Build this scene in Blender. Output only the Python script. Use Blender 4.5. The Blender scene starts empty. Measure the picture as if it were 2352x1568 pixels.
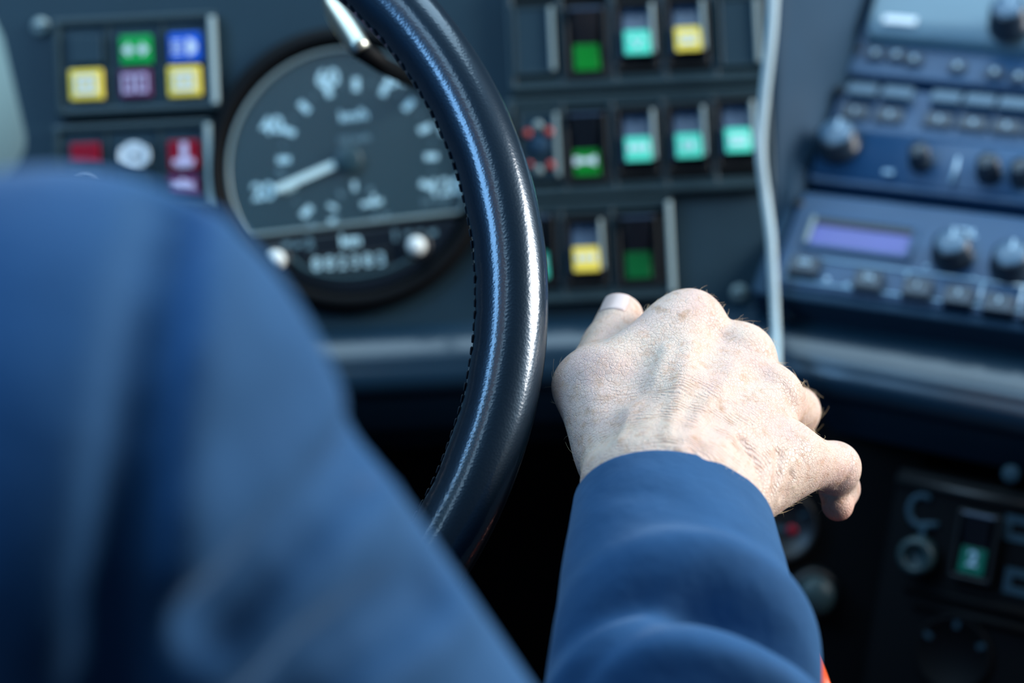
import bpy, bmesh, math, random
import numpy as np
from mathutils import Vector, Matrix

random.seed(7)
scene = bpy.context.scene
COL = scene.collection

# ------------------------------------------------------------------ camera
LENS, SENSOR, IW, IH = 65.0, 36.0, 2352, 1568
FPX = LENS / SENSOR * IW
PITCH, ROLL = math.radians(25.0), math.radians(2.8)
CAM = Vector((0.0, 0.0, 1.18))
FWD = Vector((0, math.cos(PITCH), -math.sin(PITCH)))
UP0 = Vector((0, math.sin(PITCH), math.cos(PITCH)))
XAX = Vector((1, 0, 0))
RC = math.cos(ROLL) * XAX - math.sin(ROLL) * UP0
UC = math.sin(ROLL) * XAX + math.cos(ROLL) * UP0
cam_d = bpy.data.cameras.new('camera')
cam_d.lens, cam_d.sensor_width = LENS, SENSOR
cam_d.clip_start = 0.02
cam_d.dof.use_dof = True
cam_d.dof.focus_distance = 0.735
cam_d.dof.aperture_fstop = 4.2
cam = bpy.data.objects.new('camera', cam_d)
COL.objects.link(cam)
cam.matrix_world = Matrix((
    (RC.x, UC.x, -FWD.x, CAM.x), (RC.y, UC.y, -FWD.y, CAM.y), (RC.z, UC.z, -FWD.z, CAM.z), (0, 0, 0, 1)))
scene.camera = cam


def P(px, py, d):
    """World point seen at a photograph pixel, d metres along the view axis."""
    return CAM + d * (FWD + (px - IW / 2) / FPX * RC - (py - IH / 2) / FPX * UC)


def project(v):
    r = Vector(v) - CAM
    d = r.dot(FWD)
    return IW / 2 + FPX * r.dot(RC) / d, IH / 2 - FPX * r.dot(UC) / d, d


# ------------------------------------------------------------------ world, lights, exposure
world = bpy.data.worlds.new('world')
scene.world = world
world.use_nodes = True
bgn = world.node_tree.nodes['Background']
bgn.inputs['Color'].default_value = (0.36, 0.62, 1.0, 1)
bgn.inputs['Strength'].default_value = 0.09
scene.view_settings.view_transform = 'Standard'
scene.view_settings.look = 'None'
scene.view_settings.gamma = 1.0
scene.view_settings.use_curve_mapping = False
scene.view_settings.exposure = 0.0


def area_light(name, loc, target, sx, sy, power, color):
    d = bpy.data.lights.new(name, 'AREA')
    d.shape, d.size, d.size_y, d.energy, d.color = 'RECTANGLE', sx, sy, power, color
    o = bpy.data.objects.new(name, d)
    COL.objects.link(o)
    o.location = loc
    o.rotation_euler = (Vector(target) - Vector(loc)).to_track_quat('-Z', 'Y').to_euler()
    return o


# daylight through the bus windows: door glass on the right, windscreen ahead, driver's window on the left
area_light('door_window_daylight', (1.50, 0.72, 1.45), (0.05, 0.64, 0.85), 0.8, 0.8, 44, (1.0, 0.98, 0.96))
area_light('overhead_fill', (-0.65, 0.25, 2.4), (0.05, 0.6, 0.8), 1.0, 0.9, 13, (0.46, 0.74, 1.0))  # added overhead light for highlights from above; no roof hatch known
area_light('windscreen_daylight', (0.0, 1.45, 2.3), (0.0, 0.65, 0.8), 2.2, 1.1, 34, (0.56, 0.81, 1.0))
area_light('side_window_daylight', (-1.15, 0.18, 1.95), (-0.1, 0.6, 0.9), 0.5, 0.45, 12, (0.25, 0.56, 1.0))


# ------------------------------------------------------------------ materials
def mat(name, color, rough=0.5, metal=0.0, spec=0.5, bump=0.0, bscale=800.0, var=0.12, vscale=30.0,
        coat=0.0, sheen=0.0, emit=0.0):
    m = bpy.data.materials.new(name)
    m.use_nodes = True
    nt = m.node_tree
    b = nt.nodes['Principled BSDF']
    b.inputs['Roughness'].default_value = rough
    b.inputs['Metallic'].default_value = metal
    b.inputs['Specular IOR Level'].default_value = spec
    b.inputs['Coat Weight'].default_value = coat
    b.inputs['Sheen Weight'].default_value = sheen
    tc = nt.nodes.new('ShaderNodeTexCoord')
    no = nt.nodes.new('ShaderNodeTexNoise')
    no.inputs['Scale'].default_value = vscale
    no.inputs['Detail'].default_value = 4
    nt.links.new(tc.outputs['Object'], no.inputs['Vector'])
    mr = nt.nodes.new('ShaderNodeMapRange')
    mr.inputs['To Min'].default_value = 1 - var
    mr.inputs['To Max'].default_value = 1 + var
    nt.links.new(no.outputs['Fac'], mr.inputs['Value'])
    vm = nt.nodes.new('ShaderNodeVectorMath')
    vm.operation = 'SCALE'
    vm.inputs[0].default_value = color[:3]
    nt.links.new(mr.outputs['Result'], vm.inputs['Scale'])
    nt.links.new(vm.outputs['Vector'], b.inputs['Base Color'])
    if emit:
        nt.links.new(vm.outputs['Vector'], b.inputs['Emission Color'])
        b.inputs['Emission Strength'].default_value = emit
    if bump:
        n2 = nt.nodes.new('ShaderNodeTexNoise')
        n2.inputs['Scale'].default_value = bscale
        n2.inputs['Detail'].default_value = 3
        nt.links.new(tc.outputs['Object'], n2.inputs['Vector'])
        bp = nt.nodes.new('ShaderNodeBump')
        bp.inputs['Strength'].default_value = bump
        bp.inputs['Distance'].default_value = 0.0006
        nt.links.new(n2.outputs['Fac'], bp.inputs['Height'])
        nt.links.new(bp.outputs['Normal'], b.inputs['Normal'])
    return m


M = dict(
    dash=mat('dash_plastic', (0.010, 0.034, 0.052), 0.5, spec=0.32, bump=0.4, bscale=900),
    frame=mat('switch_frame_plastic', (0.020, 0.042, 0.052), 0.36, spec=0.4, bump=0.2),
    cheek=mat('console_plastic', (0.012, 0.042, 0.080), 0.7, spec=0.2, bump=0.3),
    roll=mat('shelf_vinyl', (0.008, 0.028, 0.050), 0.30, bump=0.12, coat=0.3),
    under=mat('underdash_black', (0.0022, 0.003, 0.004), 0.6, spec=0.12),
    black=mat('black_plastic', (0.006, 0.008, 0.010), 0.42),
    gloss=mat('gloss_black', (0.008, 0.012, 0.018), 0.2),
    rocker=mat('rocker_lit_slate', (0.035, 0.065, 0.115), 0.3),  # slate tone includes light caught on upper slopes; pressed rockers stay black
    mint=mat('mint_lens', (0.10, 0.70, 0.50), 0.35, spec=0.2),
    green=mat('green_lens', (0.002, 0.20, 0.02), 0.35, spec=0.2),
    darkgreen=mat('darkgreen_lens', (0.002, 0.10, 0.025), 0.35, spec=0.2),
    yellow=mat('yellow_lens', (0.95, 0.72, 0.10), 0.35, spec=0.2),
    lampgreen=mat('lampgreen_lens', (0.005, 0.36, 0.07), 0.35, spec=0.2),
    lampblue=mat('lampblue_lens', (0.012, 0.11, 0.65), 0.35, spec=0.2),
    lampred=mat('lampred_lens', (0.26, 0.004, 0.02), 0.35, spec=0.2),
    lamppurple=mat('lamppurple_lens', (0.13, 0.03, 0.10), 0.35, spec=0.2),
    icon=mat('white_print', (0.72, 0.82, 0.88), 0.5),
    iconlilac=mat('lilac_print', (0.60, 0.55, 0.78), 0.5),
    face=mat('dial_face', (0.013, 0.046, 0.060), 0.5),
    dialprint=mat('dial_print', (0.58, 0.86, 0.92), 0.5),
    dialdim=mat('dial_print_dim', (0.13, 0.23, 0.27), 0.5),
    needle=mat('needle_white', (0.75, 0.95, 0.92), 0.4),
    trim=mat('grey_trim', (0.22, 0.29, 0.29), 0.3),
    chrome=mat('chrome', (0.62, 0.64, 0.56), 0.34, metal=1.0),
    knobwhite=mat('knob_white', (0.85, 0.9, 0.86), 0.3),
    reddot=mat('red_dot', (0.40, 0.05, 0.04), 0.4),
    cable=mat('white_cable', (0.38, 0.50, 0.54), 0.45),
    radio=mat('radio_plastic', (0.018, 0.066, 0.15), 0.38, spec=0.35, bump=0.15),
    radiotop=mat('radio_gloss_grey', (0.09, 0.18, 0.24), 0.3),
    button=mat('radio_button', (0.06, 0.12, 0.18), 0.33),
    buttondark=mat('radio_button_dark', (0.012, 0.028, 0.052), 0.4),
    line=mat('radio_print', (0.34, 0.52, 0.66), 0.5),
    lcd=mat('lcd_violet', (0.06, 0.07, 0.30), 0.25, emit=0.12),
    knob=mat('radio_knob', (0.012, 0.024, 0.04), 0.3),
    knobface=mat('radio_knob_face', (0.07, 0.14, 0.22), 0.35),
    orange=mat('orange_plastic', (0.75, 0.09, 0.015), 0.4),
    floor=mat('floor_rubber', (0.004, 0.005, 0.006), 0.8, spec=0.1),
    trousers=mat('black_trousers', (0.002, 0.0025, 0.004), 0.9, spec=0.05),
    shoe=mat('black_shoe', (0.006, 0.006, 0.007), 0.3),
    seat=mat('seat_fabric', (0.02, 0.03, 0.05), 0.85),
    collar=mat('shirt_cloth', (0.11, 0.22, 0.26), 0.8),
    hairdark=mat('grey_hair', (0.25, 0.22, 0.2), 0.6, bump=0.8, bscale=300),
    bodyhair=mat('fair_hair', (0.72, 0.55, 0.34), 0.4),
    nail=mat('nail', (0.68, 0.53, 0.50), 0.25, var=0.05),
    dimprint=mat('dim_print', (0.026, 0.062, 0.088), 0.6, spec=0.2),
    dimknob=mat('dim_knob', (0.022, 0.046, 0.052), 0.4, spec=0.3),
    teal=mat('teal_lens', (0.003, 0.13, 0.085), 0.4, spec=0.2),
    edge=mat('edge_highlight', (0.36, 0.45, 0.44), 0.4),  # pale colour stands in for light caught along edges
    stitch=mat('leather_stitch', (0.012, 0.018, 0.026), 0.5),
)


def leather_mat():
    m = mat('rim_leather', (0.003, 0.009, 0.017), 0.34, spec=0.5, coat=0.95)
    nt = m.node_tree
    b = nt.nodes['Principled BSDF']
    b.inputs['Specular Tint'].default_value = (0.42, 0.70, 1.0, 1)
    b.inputs['Coat Roughness'].default_value = 0.15
    tc = nt.nodes.new('ShaderNodeTexCoord')
    v = nt.nodes.new('ShaderNodeTexVoronoi')
    v.inputs['Scale'].default_value = 900
    n = nt.nodes.new('ShaderNodeTexNoise')
    n.inputs['Scale'].default_value = 420
    n.inputs['Detail'].default_value = 5
    nt.links.new(tc.outputs['Object'], v.inputs['Vector'])
    nt.links.new(tc.outputs['Object'], n.inputs['Vector'])
    ad = nt.nodes.new('ShaderNodeMath')
    ad.operation = 'ADD'
    nt.links.new(v.outputs['Distance'], ad.inputs[0])
    nt.links.new(n.outputs['Fac'], ad.inputs[1])
    bp = nt.nodes.new('ShaderNodeBump')
    bp.inputs['Strength'].default_value = 0.11
    bp.inputs['Distance'].default_value = 0.0003
    nt.links.new(ad.outputs[0], bp.inputs['Height'])
    nt.links.new(bp.outputs['Normal'], b.inputs['Normal'])
    nt.links.new(bp.outputs['Normal'], b.inputs['Coat Normal'])
    return m


M['leather'] = leather_mat()


def cloth_mat():
    m = mat('jacket_cloth', (0.018, 0.074, 0.180), 0.8, spec=0.15, sheen=0.25, var=0.16, vscale=60)
    nt = m.node_tree
    b = nt.nodes['Principled BSDF']
    b.inputs['Sheen Tint'].default_value = (0.45, 0.7, 1, 1)
    b.inputs['Sheen Roughness'].default_value = 0.4
    tc = nt.nodes.new('ShaderNodeTexCoord')
    n = nt.nodes.new('ShaderNodeTexNoise')
    n.inputs['Scale'].default_value = 2600
    n.inputs['Detail'].default_value = 2
    nt.links.new(tc.outputs['Object'], n.inputs['Vector'])
    n3 = nt.nodes.new('ShaderNodeTexNoise')
    n3.inputs['Scale'].default_value = 45
    n3.inputs['Detail'].default_value = 3
    nt.links.new(tc.outputs['Object'], n3.inputs['Vector'])
    bp = nt.nodes.new('ShaderNodeBump')
    bp.inputs['Strength'].default_value = 0.35
    bp.inputs['Distance'].default_value = 0.0003
    nt.links.new(n.outputs['Fac'], bp.inputs['Height'])
    bp2 = nt.nodes.new('ShaderNodeBump')
    bp2.inputs['Strength'].default_value = 0.30
    bp2.inputs['Distance'].default_value = 0.006
    nt.links.new(n3.outputs['Fac'], bp2.inputs['Height'])
    nt.links.new(bp.outputs['Normal'], bp2.inputs['Normal'])
    nt.links.new(bp2.outputs['Normal'], b.inputs['Normal'])
    return m


M['cloth'] = cloth_mat()


def glass_mat():
    m = bpy.data.materials.new('gauge_glass')
    m.use_nodes = True
    nt = m.node_tree
    nt.nodes.clear()
    out = nt.nodes.new('ShaderNodeOutputMaterial')
    mix = nt.nodes.new('ShaderNodeMixShader')
    tr = nt.nodes.new('ShaderNodeBsdfTransparent')
    gl = nt.nodes.new('ShaderNodeBsdfGlossy')
    gl.inputs['Roughness'].default_value = 0.3
    mix.inputs[0].default_value = 0.035
    nt.links.new(tr.outputs[0], mix.inputs[1])
    nt.links.new(gl.outputs[0], mix.inputs[2])
    nt.links.new(mix.outputs[0], out.inputs['Surface'])
    return m


M['glass'] = glass_mat()


# ------------------------------------------------------------------ building helpers
def empty(name, matrix, label=None, cat=None, group=None, kind=None):
    o = bpy.data.objects.new(name, None)
    o.empty_display_size = 0.02
    COL.objects.link(o)
    o.matrix_world = matrix
    tag(o, label, cat, group, kind)
    return o


def tag(o, label=None, cat=None, group=None, kind=None):
    for k, v in (('label', label), ('category', cat), ('group', group), ('kind', kind)):
        if v:
            o[k] = v
    return o


def link_mesh(name, me, material, parent=None, smooth=True, loc=None, rot=None):
    o = bpy.data.objects.new(name, me)
    COL.objects.link(o)
    if material is not None and not me.materials:
        me.materials.append(material)
    if smooth:
        me.polygons.foreach_set('use_smooth', [True] * len(me.polygons))
    if parent is not None:
        o.parent = parent
    if loc is not None:
        o.location = loc
    if rot is not None:
        o.rotation_euler = rot
    return o


def raw(name, verts, faces, material, parent=None, smooth=True, **k):
    me = bpy.data.meshes.new(name)
    me.from_pydata([tuple(v) for v in verts], [], [tuple(f) for f in faces])
    me.update()
    return link_mesh(name, me, material, parent, smooth, **k)


def from_bm(name, bm, material, parent=None, smooth=False, **k):
    bmesh.ops.recalc_face_normals(bm, faces=bm.faces)
    me = bpy.data.meshes.new(name)
    bm.to_mesh(me)
    bm.free()
    return link_mesh(name, me, material, parent, smooth, **k)


def box(name, c, s, material, parent=None, bevel=0.0, seg=2, **k):
    bm = bmesh.new()
    bmesh.ops.create_cube(bm, size=1)
    for v in bm.verts:
        v.co = Vector((c[0] + v.co.x * s[0], c[1] + v.co.y * s[1], c[2] + v.co.z * s[2]))
    if bevel:
        bmesh.ops.bevel(bm, geom=bm.edges[:], offset=bevel, segments=seg, profile=0.5, affect='EDGES')
    return from_bm(name, bm, material, parent, **k)


def prism(name, outline, z0, z1, material, parent=None, bevel=0.0, axis='z', **k):
    """outline: 2D polygon; extruded along the named local axis."""
    bm = bmesh.new()

    def co(a, b, h):
        return (a, b, h) if axis == 'z' else (h, a, b)
    lo = [bm.verts.new(co(a, b, z0)) for a, b in outline]
    hi = [bm.verts.new(co(a, b, z1)) for a, b in outline]
    n = len(outline)
    bm.faces.new(lo[::-1])
    bm.faces.new(hi)
    for i in range(n):
        j = (i + 1) % n
        bm.faces.new((lo[i], lo[j], hi[j], hi[i]))
    if bevel:
        bmesh.ops.bevel(bm, geom=bm.edges[:], offset=bevel, segments=2, profile=0.5, affect='EDGES')
    return from_bm(name, bm, material, parent, **k)


def lathe(name, prof, material, parent=None, n=40, smooth=True, **k):
    verts, faces = [], []
    for r, z in prof:
        for i in range(n):
            a = 2 * math.pi * i / n
            verts.append((r * math.cos(a), r * math.sin(a), z))
    m = len(prof)
    for j in range(m - 1):
        for i in range(n):
            i2 = (i + 1) % n
            faces.append((j * n + i, j * n + i2, (j + 1) * n + i2, (j + 1) * n + i))
    faces.append(tuple(range(n))[::-1])
    faces.append(tuple(range((m - 1) * n, m * n)))
    o = raw(name, verts, faces, material, parent, smooth, **k)
    return o


def ring_frame(name, w, h, t, z0, z1, material, parent=None, c=(0, 0), bevel=0.0006, **k):
    """Rectangular frame with an open middle."""
    bm = bmesh.new()
    ow, oh, iw, ih = w / 2, h / 2, w / 2 - t, h / 2 - t
    O = [(-ow, -oh), (ow, -oh), (ow, oh), (-ow, oh)]
    I = [(-iw, -ih), (iw, -ih), (iw, ih), (-iw, ih)]
    vs = {}
    for key, pts in (('o', O), ('i', I)):
        for zk, z in (('a', z0), ('b', z1)):
            vs[key + zk] = [bm.verts.new((c[0] + x, c[1] + y, z)) for x, y in pts]
    for i in range(4):
        j = (i + 1) % 4
        bm.faces.new((vs['ob'][i], vs['ob'][j], vs['ib'][j], vs['ib'][i]))
        bm.faces.new((vs['oa'][j], vs['oa'][i], vs['ia'][i], vs['ia'][j]))
        bm.faces.new((vs['oa'][i], vs['oa'][j], vs['ob'][j], vs['ob'][i]))
        bm.faces.new((vs['ia'][j], vs['ia'][i], vs['ib'][i], vs['ib'][j]))
    if bevel:
        bmesh.ops.bevel(bm, geom=bm.edges[:], offset=bevel, segments=2, profile=0.5, affect='EDGES')
    return from_bm(name, bm, material, parent, **k)


def smooth_path(pts, n):
    """Catmull-Rom resample of 3D points."""
    p = np.array([tuple(v) for v in pts], float)
    p = np.vstack([2 * p[0] - p[1], p, 2 * p[-1] - p[-2]])
    out = []
    segs = len(p) - 3
    for s in range(segs):
        for t in np.linspace(0, 1, n, endpoint=(s == segs - 1)):
            a, b, c, d = p[s], p[s + 1], p[s + 2], p[s + 3]
            out.append(0.5 * ((2 * b) + (c - a) * t + (2 * a - 5 * b + 4 * c - d) * t * t + (3 * b - a - 3 * c + d) * t ** 3))
    return np.array(out)


def tube(name, pts, rad, material, parent=None, n=10, closed=False, **k):
    pts = np.array([tuple(p) for p in pts], float)
    m = len(pts)
    rad = np.broadcast_to(np.array(rad, float), (m,))
    if closed:
        tan = np.roll(pts, -1, 0) - np.roll(pts, 1, 0)
    else:
        tan = np.gradient(pts, axis=0)
    tan /= np.linalg.norm(tan, axis=1)[:, None]
    ref = np.array([0.0, 0, 1]) if abs(tan[0][2]) < 0.9 else np.array([1.0, 0, 0])
    verts, faces = [], []
    u = np.cross(tan[0], ref)
    for i in range(m):
        u = u - tan[i] * u.dot(tan[i])
        u /= np.linalg.norm(u)
        w = np.cross(tan[i], u)
        for j in range(n):
            a = 2 * math.pi * j / n
            verts.append(pts[i] + rad[i] * (math.cos(a) * u + math.sin(a) * w))
    for i in range(m if closed else m - 1):
        i2 = (i + 1) % m
        for j in range(n):
            j2 = (j + 1) % n
            faces.append((i * n + j, i * n + j2, i2 * n + j2, i2 * n + j))
    if not closed:
        faces.append(tuple(range(n))[::-1])
        faces.append(tuple(range((m - 1) * n, m * n)))
    return raw(name, verts, faces, material, parent, True, **k)


def text(name, s, size, loc, material, parent=None, rot=0.0, ext=0.0002, bold=0.0):
    cu = bpy.data.curves.new(name, 'FONT')
    cu.body, cu.size, cu.extrude, cu.offset = s, size, ext, bold
    cu.align_x, cu.align_y = 'CENTER', 'CENTER'
    cu.resolution_u = 3
    t = bpy.data.objects.new(name + '_tmp', cu)
    COL.objects.link(t)
    dg = bpy.context.evaluated_depsgraph_get()
    me = bpy.data.meshes.new_from_object(t.evaluated_get(dg))
    bpy.data.objects.remove(t)
    bpy.data.curves.remove(cu)
    me.materials.clear()
    return link_mesh(name, me, material, parent, False, loc=loc, rot=(0, 0, rot))


class Plane:
    """A flat panel in the cab: origin, x to the right, y up the panel, z out of it."""

    def __init__(self, o, ex, ey):
        self.o, self.ex, self.ey = Vector(o), Vector(ex).normalized(), Vector(ey).normalized()
        self.ez = self.ex.cross(self.ey).normalized()

    def uv(self, px, py, w=0.0):
        dr = P(px, py, 1.0) - CAM
        t = (self.o + w * self.ez - CAM).dot(self.ez) / dr.dot(self.ez)
        r = CAM + dr * t - self.o
        return r.dot(self.ex), r.dot(self.ey)

    def mat(self, u, v, w=0.0, rot=0.0):
        p = self.o + u * self.ex + v * self.ey + w * self.ez
        m = Matrix(((self.ex.x, self.ey.x, self.ez.x, p.x), (self.ex.y, self.ey.y, self.ez.y, p.y),
                    (self.ex.z, self.ey.z, self.ez.z, p.z), (0, 0, 0, 1)))
        return m @ Matrix.Rotation(rot, 4, 'Z')

    def at(self, px, py, w=0.0, rot=0.0, seen=0.0):
        """Frame at height w whose features at height `seen` appear at the pixel."""
        return self.mat(*self.uv(px, py, seen), w, rot)

    def pt(self, px, py, w=0.0):
        u, v = self.uv(px, py)
        return self.o + u * self.ex + v * self.ey + w * self.ez


DASH_D = 1.10
DASH = Plane(P(IW / 2, IH / 2, DASH_D), XAX, UP0)
MM = DASH_D / FPX          # metres per photograph pixel on the dash
YAW, RECL = math.radians(27), math.radians(60)
hx = Vector((math.cos(YAW), -math.sin(YAW), 0))
bk = Vector((math.sin(YAW), math.cos(YAW), 0))
RAD = Plane(P(1800, 640, 1.075), hx, math.cos(RECL) * Vector((0, 0, 1)) + math.sin(RECL) * bk)
YAW2, REC2 = math.radians(30), math.radians(24)
hx2 = Vector((math.cos(YAW2), -math.sin(YAW2), 0))
bk2 = Vector((math.sin(YAW2), math.cos(YAW2), 0))
LOW = Plane(P(2160, 1230, 1.03), hx2, math.cos(REC2) * Vector((0, 0, 1)) + math.sin(REC2) * bk2)

# ------------------------------------------------------------------ the setting
fl = raw('floor', [(-1.2, -0.8, 0), (1.4, -0.8, 0), (1.4, 1.9, 0), (-1.2, 1.9, 0), (-1.2, -0.8, -0.04), (1.4, -0.8, -0.04), (1.4, 1.9, -0.04), (-1.2, 1.9, -0.04)],
         [(0, 1, 2, 3), (7, 6, 5, 4), (0, 4, 5, 1), (1, 5, 6, 2), (2, 6, 7, 3), (3, 7, 4, 0)], M['floor'], smooth=False)
tag(fl, 'black rubber cab floor in deep shade under the dashboard', 'floor', kind='structure')

# dashboard ------------------------------------------------------------
dash = empty('dashboard', Matrix.Translation((0, 1.05, 0)),
             'dark blue-grey plastic dashboard with a rolled lower shelf edge behind the steering wheel', 'dashboard')
dash_inv = dash.matrix_world.inverted()


def dl(v):
    return dash_inv @ Vector(v)


# flat instrument face, with thickness
uL, uR = DASH.uv(-150, 400)[0], DASH.uv(1778, 400)[0]
vT, vB = DASH.uv(1176, -260)[1], DASH.uv(1176, 752)[1]
pan = box('instrument_panel', ((uL + uR) / 2, (vT + vB) / 2, -0.02), (uR - uL, vT - vB, 0.04), M['dash'], dash, bevel=0.004)
pan.matrix_local = dash_inv @ DASH.mat(0, 0, 0)

# shelf and its rolled front edge, swept along a path on a horizontal plane
ZL = DASH.pt(1176, 745).z


def on_z(px, py, z):
    dr = P(px, py, 1.0) - CAM
    return CAM + dr * ((z - CAM.z) / dr.z)


path = smooth_path([on_z(px, py, ZL) for px, py in
                    ((-400, 880), (300, 852), (900, 824), (1250, 808), (1540, 800), (1760, 806), (1960, 838), (2160, 876), (2352, 912), (2700, 985), (3100, 1075))], 8)
prof = [(0.16, 0.006), (0.075, 0.0042), (0.055, 0.0036), (0.042, 0.0028), (0.032, 0.0014), (0.024, -0.0010), (0.017, -0.0044), (0.011, -0.0090)]
rr = 0.013
for k in range(9):
    a = math.radians(52 - 14 * k)
    prof.append((0.011 + rr * math.cos(math.radians(52)) - rr * math.cos(a), -0.0095 - rr * math.sin(math.radians(52)) + rr * math.sin(a)))
prof += [(0.010, -0.050), (0.05, -0.072), (0.05, -0.085), (0.16, -0.085)]
verts, faces = [], []
tan = np.gradient(path, axis=0)
tan[:, 2] = 0
tan /= np.linalg.norm(tan, axis=1)[:, None]
nb = np.stack([-tan[:, 1], tan[:, 0], 0 * tan[:, 0]], 1)     # away from the driver
for p, b in zip(path, nb):
    for dy, dz in prof:
        verts.append(dl(Vector(p) + Vector(b) * dy + Vector((0, 0, dz))))
m = len(prof)
for i in range(len(path) - 1):
    for j in range(m - 1):
        faces.append((i * m + j, (i + 1) * m + j, (i + 1) * m + j + 1, i * m + j + 1))
raw('shelf_edge', verts, faces, M['roll'], dash)

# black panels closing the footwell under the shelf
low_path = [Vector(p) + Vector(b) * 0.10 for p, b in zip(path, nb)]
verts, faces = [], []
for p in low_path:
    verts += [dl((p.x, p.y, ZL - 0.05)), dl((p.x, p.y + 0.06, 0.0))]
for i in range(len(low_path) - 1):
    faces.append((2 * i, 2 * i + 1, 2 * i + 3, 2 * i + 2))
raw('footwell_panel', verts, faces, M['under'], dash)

# smooth cheek between the instrument face and the radio console
cheek_rows = ((-320, 1776, 2118), (-150, 1776, 2060), (0, 1776, 2006), (180, 1776, 1940), (420, 1776, 1842), (640, 1776, 1752), (735, 1776, 1745))
verts, faces = [], []
for py, xa, xb in cheek_rows:
    a = DASH.pt(xa, py, -0.004)
    b = RAD.pt(xb, min(py, 655), -0.006) if py <= 655 else DASH.pt(1800, py, 0.03)
    for t in np.linspace(0, 1, 7):
        s = t * t * (3 - 2 * t)
        verts.append(dl(a.lerp(b, float(t)) + DASH.ez * float(0.012 * (s - t))))
for i in range(len(cheek_rows) - 1):
    for j in range(6):
        faces.append((i * 7 + j, i * 7 + j + 1, (i + 1) * 7 + j + 1, (i + 1) * 7 + j))
ck = raw('console_cheek', verts, faces, M['cheek'], dash)
sm = ck.modifiers.new('thick', 'SOLIDIFY')
sm.thickness = 0.004
sm.offset = 0

for px, py, r in ((95, 62, 0.0055), (1697, 672, 0.005)):
    sc_ = lathe('screw', [(r, 0), (r, 0.002), (r * 0.75, 0.0032), (r * 0.2, 0.0034)], M['trim'], dash, n=20)
    sc_.matrix_local = dash_inv @ DASH.at(px, py, 0.0)
    cr = box('screw_slot', (0, 0, 0.0033), (r * 1.3, r * 0.22, 0.0008), M['black'], sc_)

# ------------------------------------------------------------------ switch panels and rocker switches
def switch_panel(x0, y0, x1, y1, cells, label):
    """Raised surround; cells are pixel x centres of its bays."""
    u0, v1 = DASH.uv(x0, (y0 + y1) / 2)[0], DASH.uv((x0 + x1) / 2, y0)[1]
    u1, v0 = DASH.uv(x1, (y0 + y1) / 2)[0], DASH.uv((x0 + x1) / 2, y1)[1]
    w, h = u1 - u0, v1 - v0
    t = empty('switch_panel', DASH.mat((u0 + u1) / 2, (v0 + v1) / 2), label, 'switch panel', 'switch panels on the dashboard')
    box('back_plate', (0, 0, 0.001), (w - 0.004, h - 0.004, 0.003), M['black'], t)
    ring_frame('surround', w, h, 0.0042, 0.0, 0.0095, M['frame'], t, bevel=0.0012)
    for a, b in zip(cells[:-1], cells[1:]):
        um = (DASH.uv(a, (y0 + y1) / 2)[0] + DASH.uv(b, (y0 + y1) / 2)[0]) / 2 - (u0 + u1) / 2
        box('divider', (um, 0, 0.0045), (0.0036, h - 0.0075, 0.008), M['frame'], t, bevel=0.0008)
    bars = ((h / 2 - 0.0058, 0.0045), (-h / 2 + 0.0058, 0.0045))
    for y, hh in bars:
        box('inner_rail', (0, y, 0.004), (w - 0.009, hh, 0.0075), M['frame'], t, bevel=0.0008)
    box('edge_strip', (w / 2 - 0.0022, 0, 0.0092), (0.0036, h - 0.006, 0.003), M['edge'] if w < 0.1 else M['frame'], t, bevel=0.001)  # on the short panel, a pale strip painted as its lit edge
    return t


def icon_marks(parent, w, h, y, z, kind, material, tilt=0.0):
    """Small printed symbol made of simple strokes."""
    k = 0.0005
    if kind == 'lamp':
        pts = [(0.0028 * math.cos(a), 0.0028 * math.sin(a)) for a in np.linspace(-1.57, 1.57, 10)]
        prism('icon', [(x + 0.0005, y + v) for x, v in pts], z, z + k, material, parent)
        for dy in (-0.002, 0, 0.002):
            box('icon', (-0.0026, y + dy, z + k / 2), (0.0034, 0.0009, k), material, parent)
    elif kind == 'bars':
        for dx in (-0.0042, 0.0, 0.0042):
            box('icon', (dx, y + 0.0007, z + k / 2), (0.0028, 0.0036, k), material, parent)
    elif kind == 'fan':
        for a in (0.5, 2.6, 4.7):
            prism('icon', [(0.0004 * math.cos(a), y + 0.0004 * math.sin(a)), (0.0042 * math.cos(a + 0.4), y + 0.0034 * math.sin(a + 0.4)),
                           (0.0048 * math.cos(a - 0.3), y + 0.0038 * math.sin(a - 0.3))], z, z + k, material, parent)
    elif kind == 'horn':
        prism('icon', [(-0.006, y - 0.0012), (0.0005, y - 0.0012), (0.0055, y - 0.003), (0.0055, y + 0.003), (0.0005, y + 0.0012), (-0.006, y + 0.0012)], z, z + k, material, parent)
        box('icon', (-0.006, y, z + k / 2), (0.003, 0.0048, k), material, parent)
    elif kind == 'window':
        ring_frame('icon', 0.009, 0.006, 0.0012, z, z + k, material, parent, c=(0, y), bevel=0)
        box('icon', (0, y - 0.001, z + k / 2), (0.0066, 0.0009, k), material, parent)
    elif kind == 'two':
        text('icon', '2', 0.012, (0, y, z + k), material, parent, bold=0.0004)


SW_W, SW_H = 80 * MM, 152 * MM


def wedge(name, prof, w, material, parent, ch=0.0028):
    """Rocker body: profile (y, z) swept across its width, with chamfered side cheeks."""
    bm = bmesh.new()
    secs = [(-w / 2, 0.55), (-w / 2 + ch, 1.0), (w / 2 - ch, 1.0), (w / 2, 0.4)]
    rows = []
    for x, s in secs:
        rows.append([bm.verts.new((x, y, z * s)) for y, z in prof])
    n = len(prof)
    for a, b in zip(rows[:-1], rows[1:]):
        for i in range(n):
            j = (i + 1) % n
            bm.faces.new((a[i], a[j], b[j], b[i]))
    bm.faces.new(rows[0][::-1])
    bm.faces.new(rows[-1])
    return from_bm(name, bm, material, parent)


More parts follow.
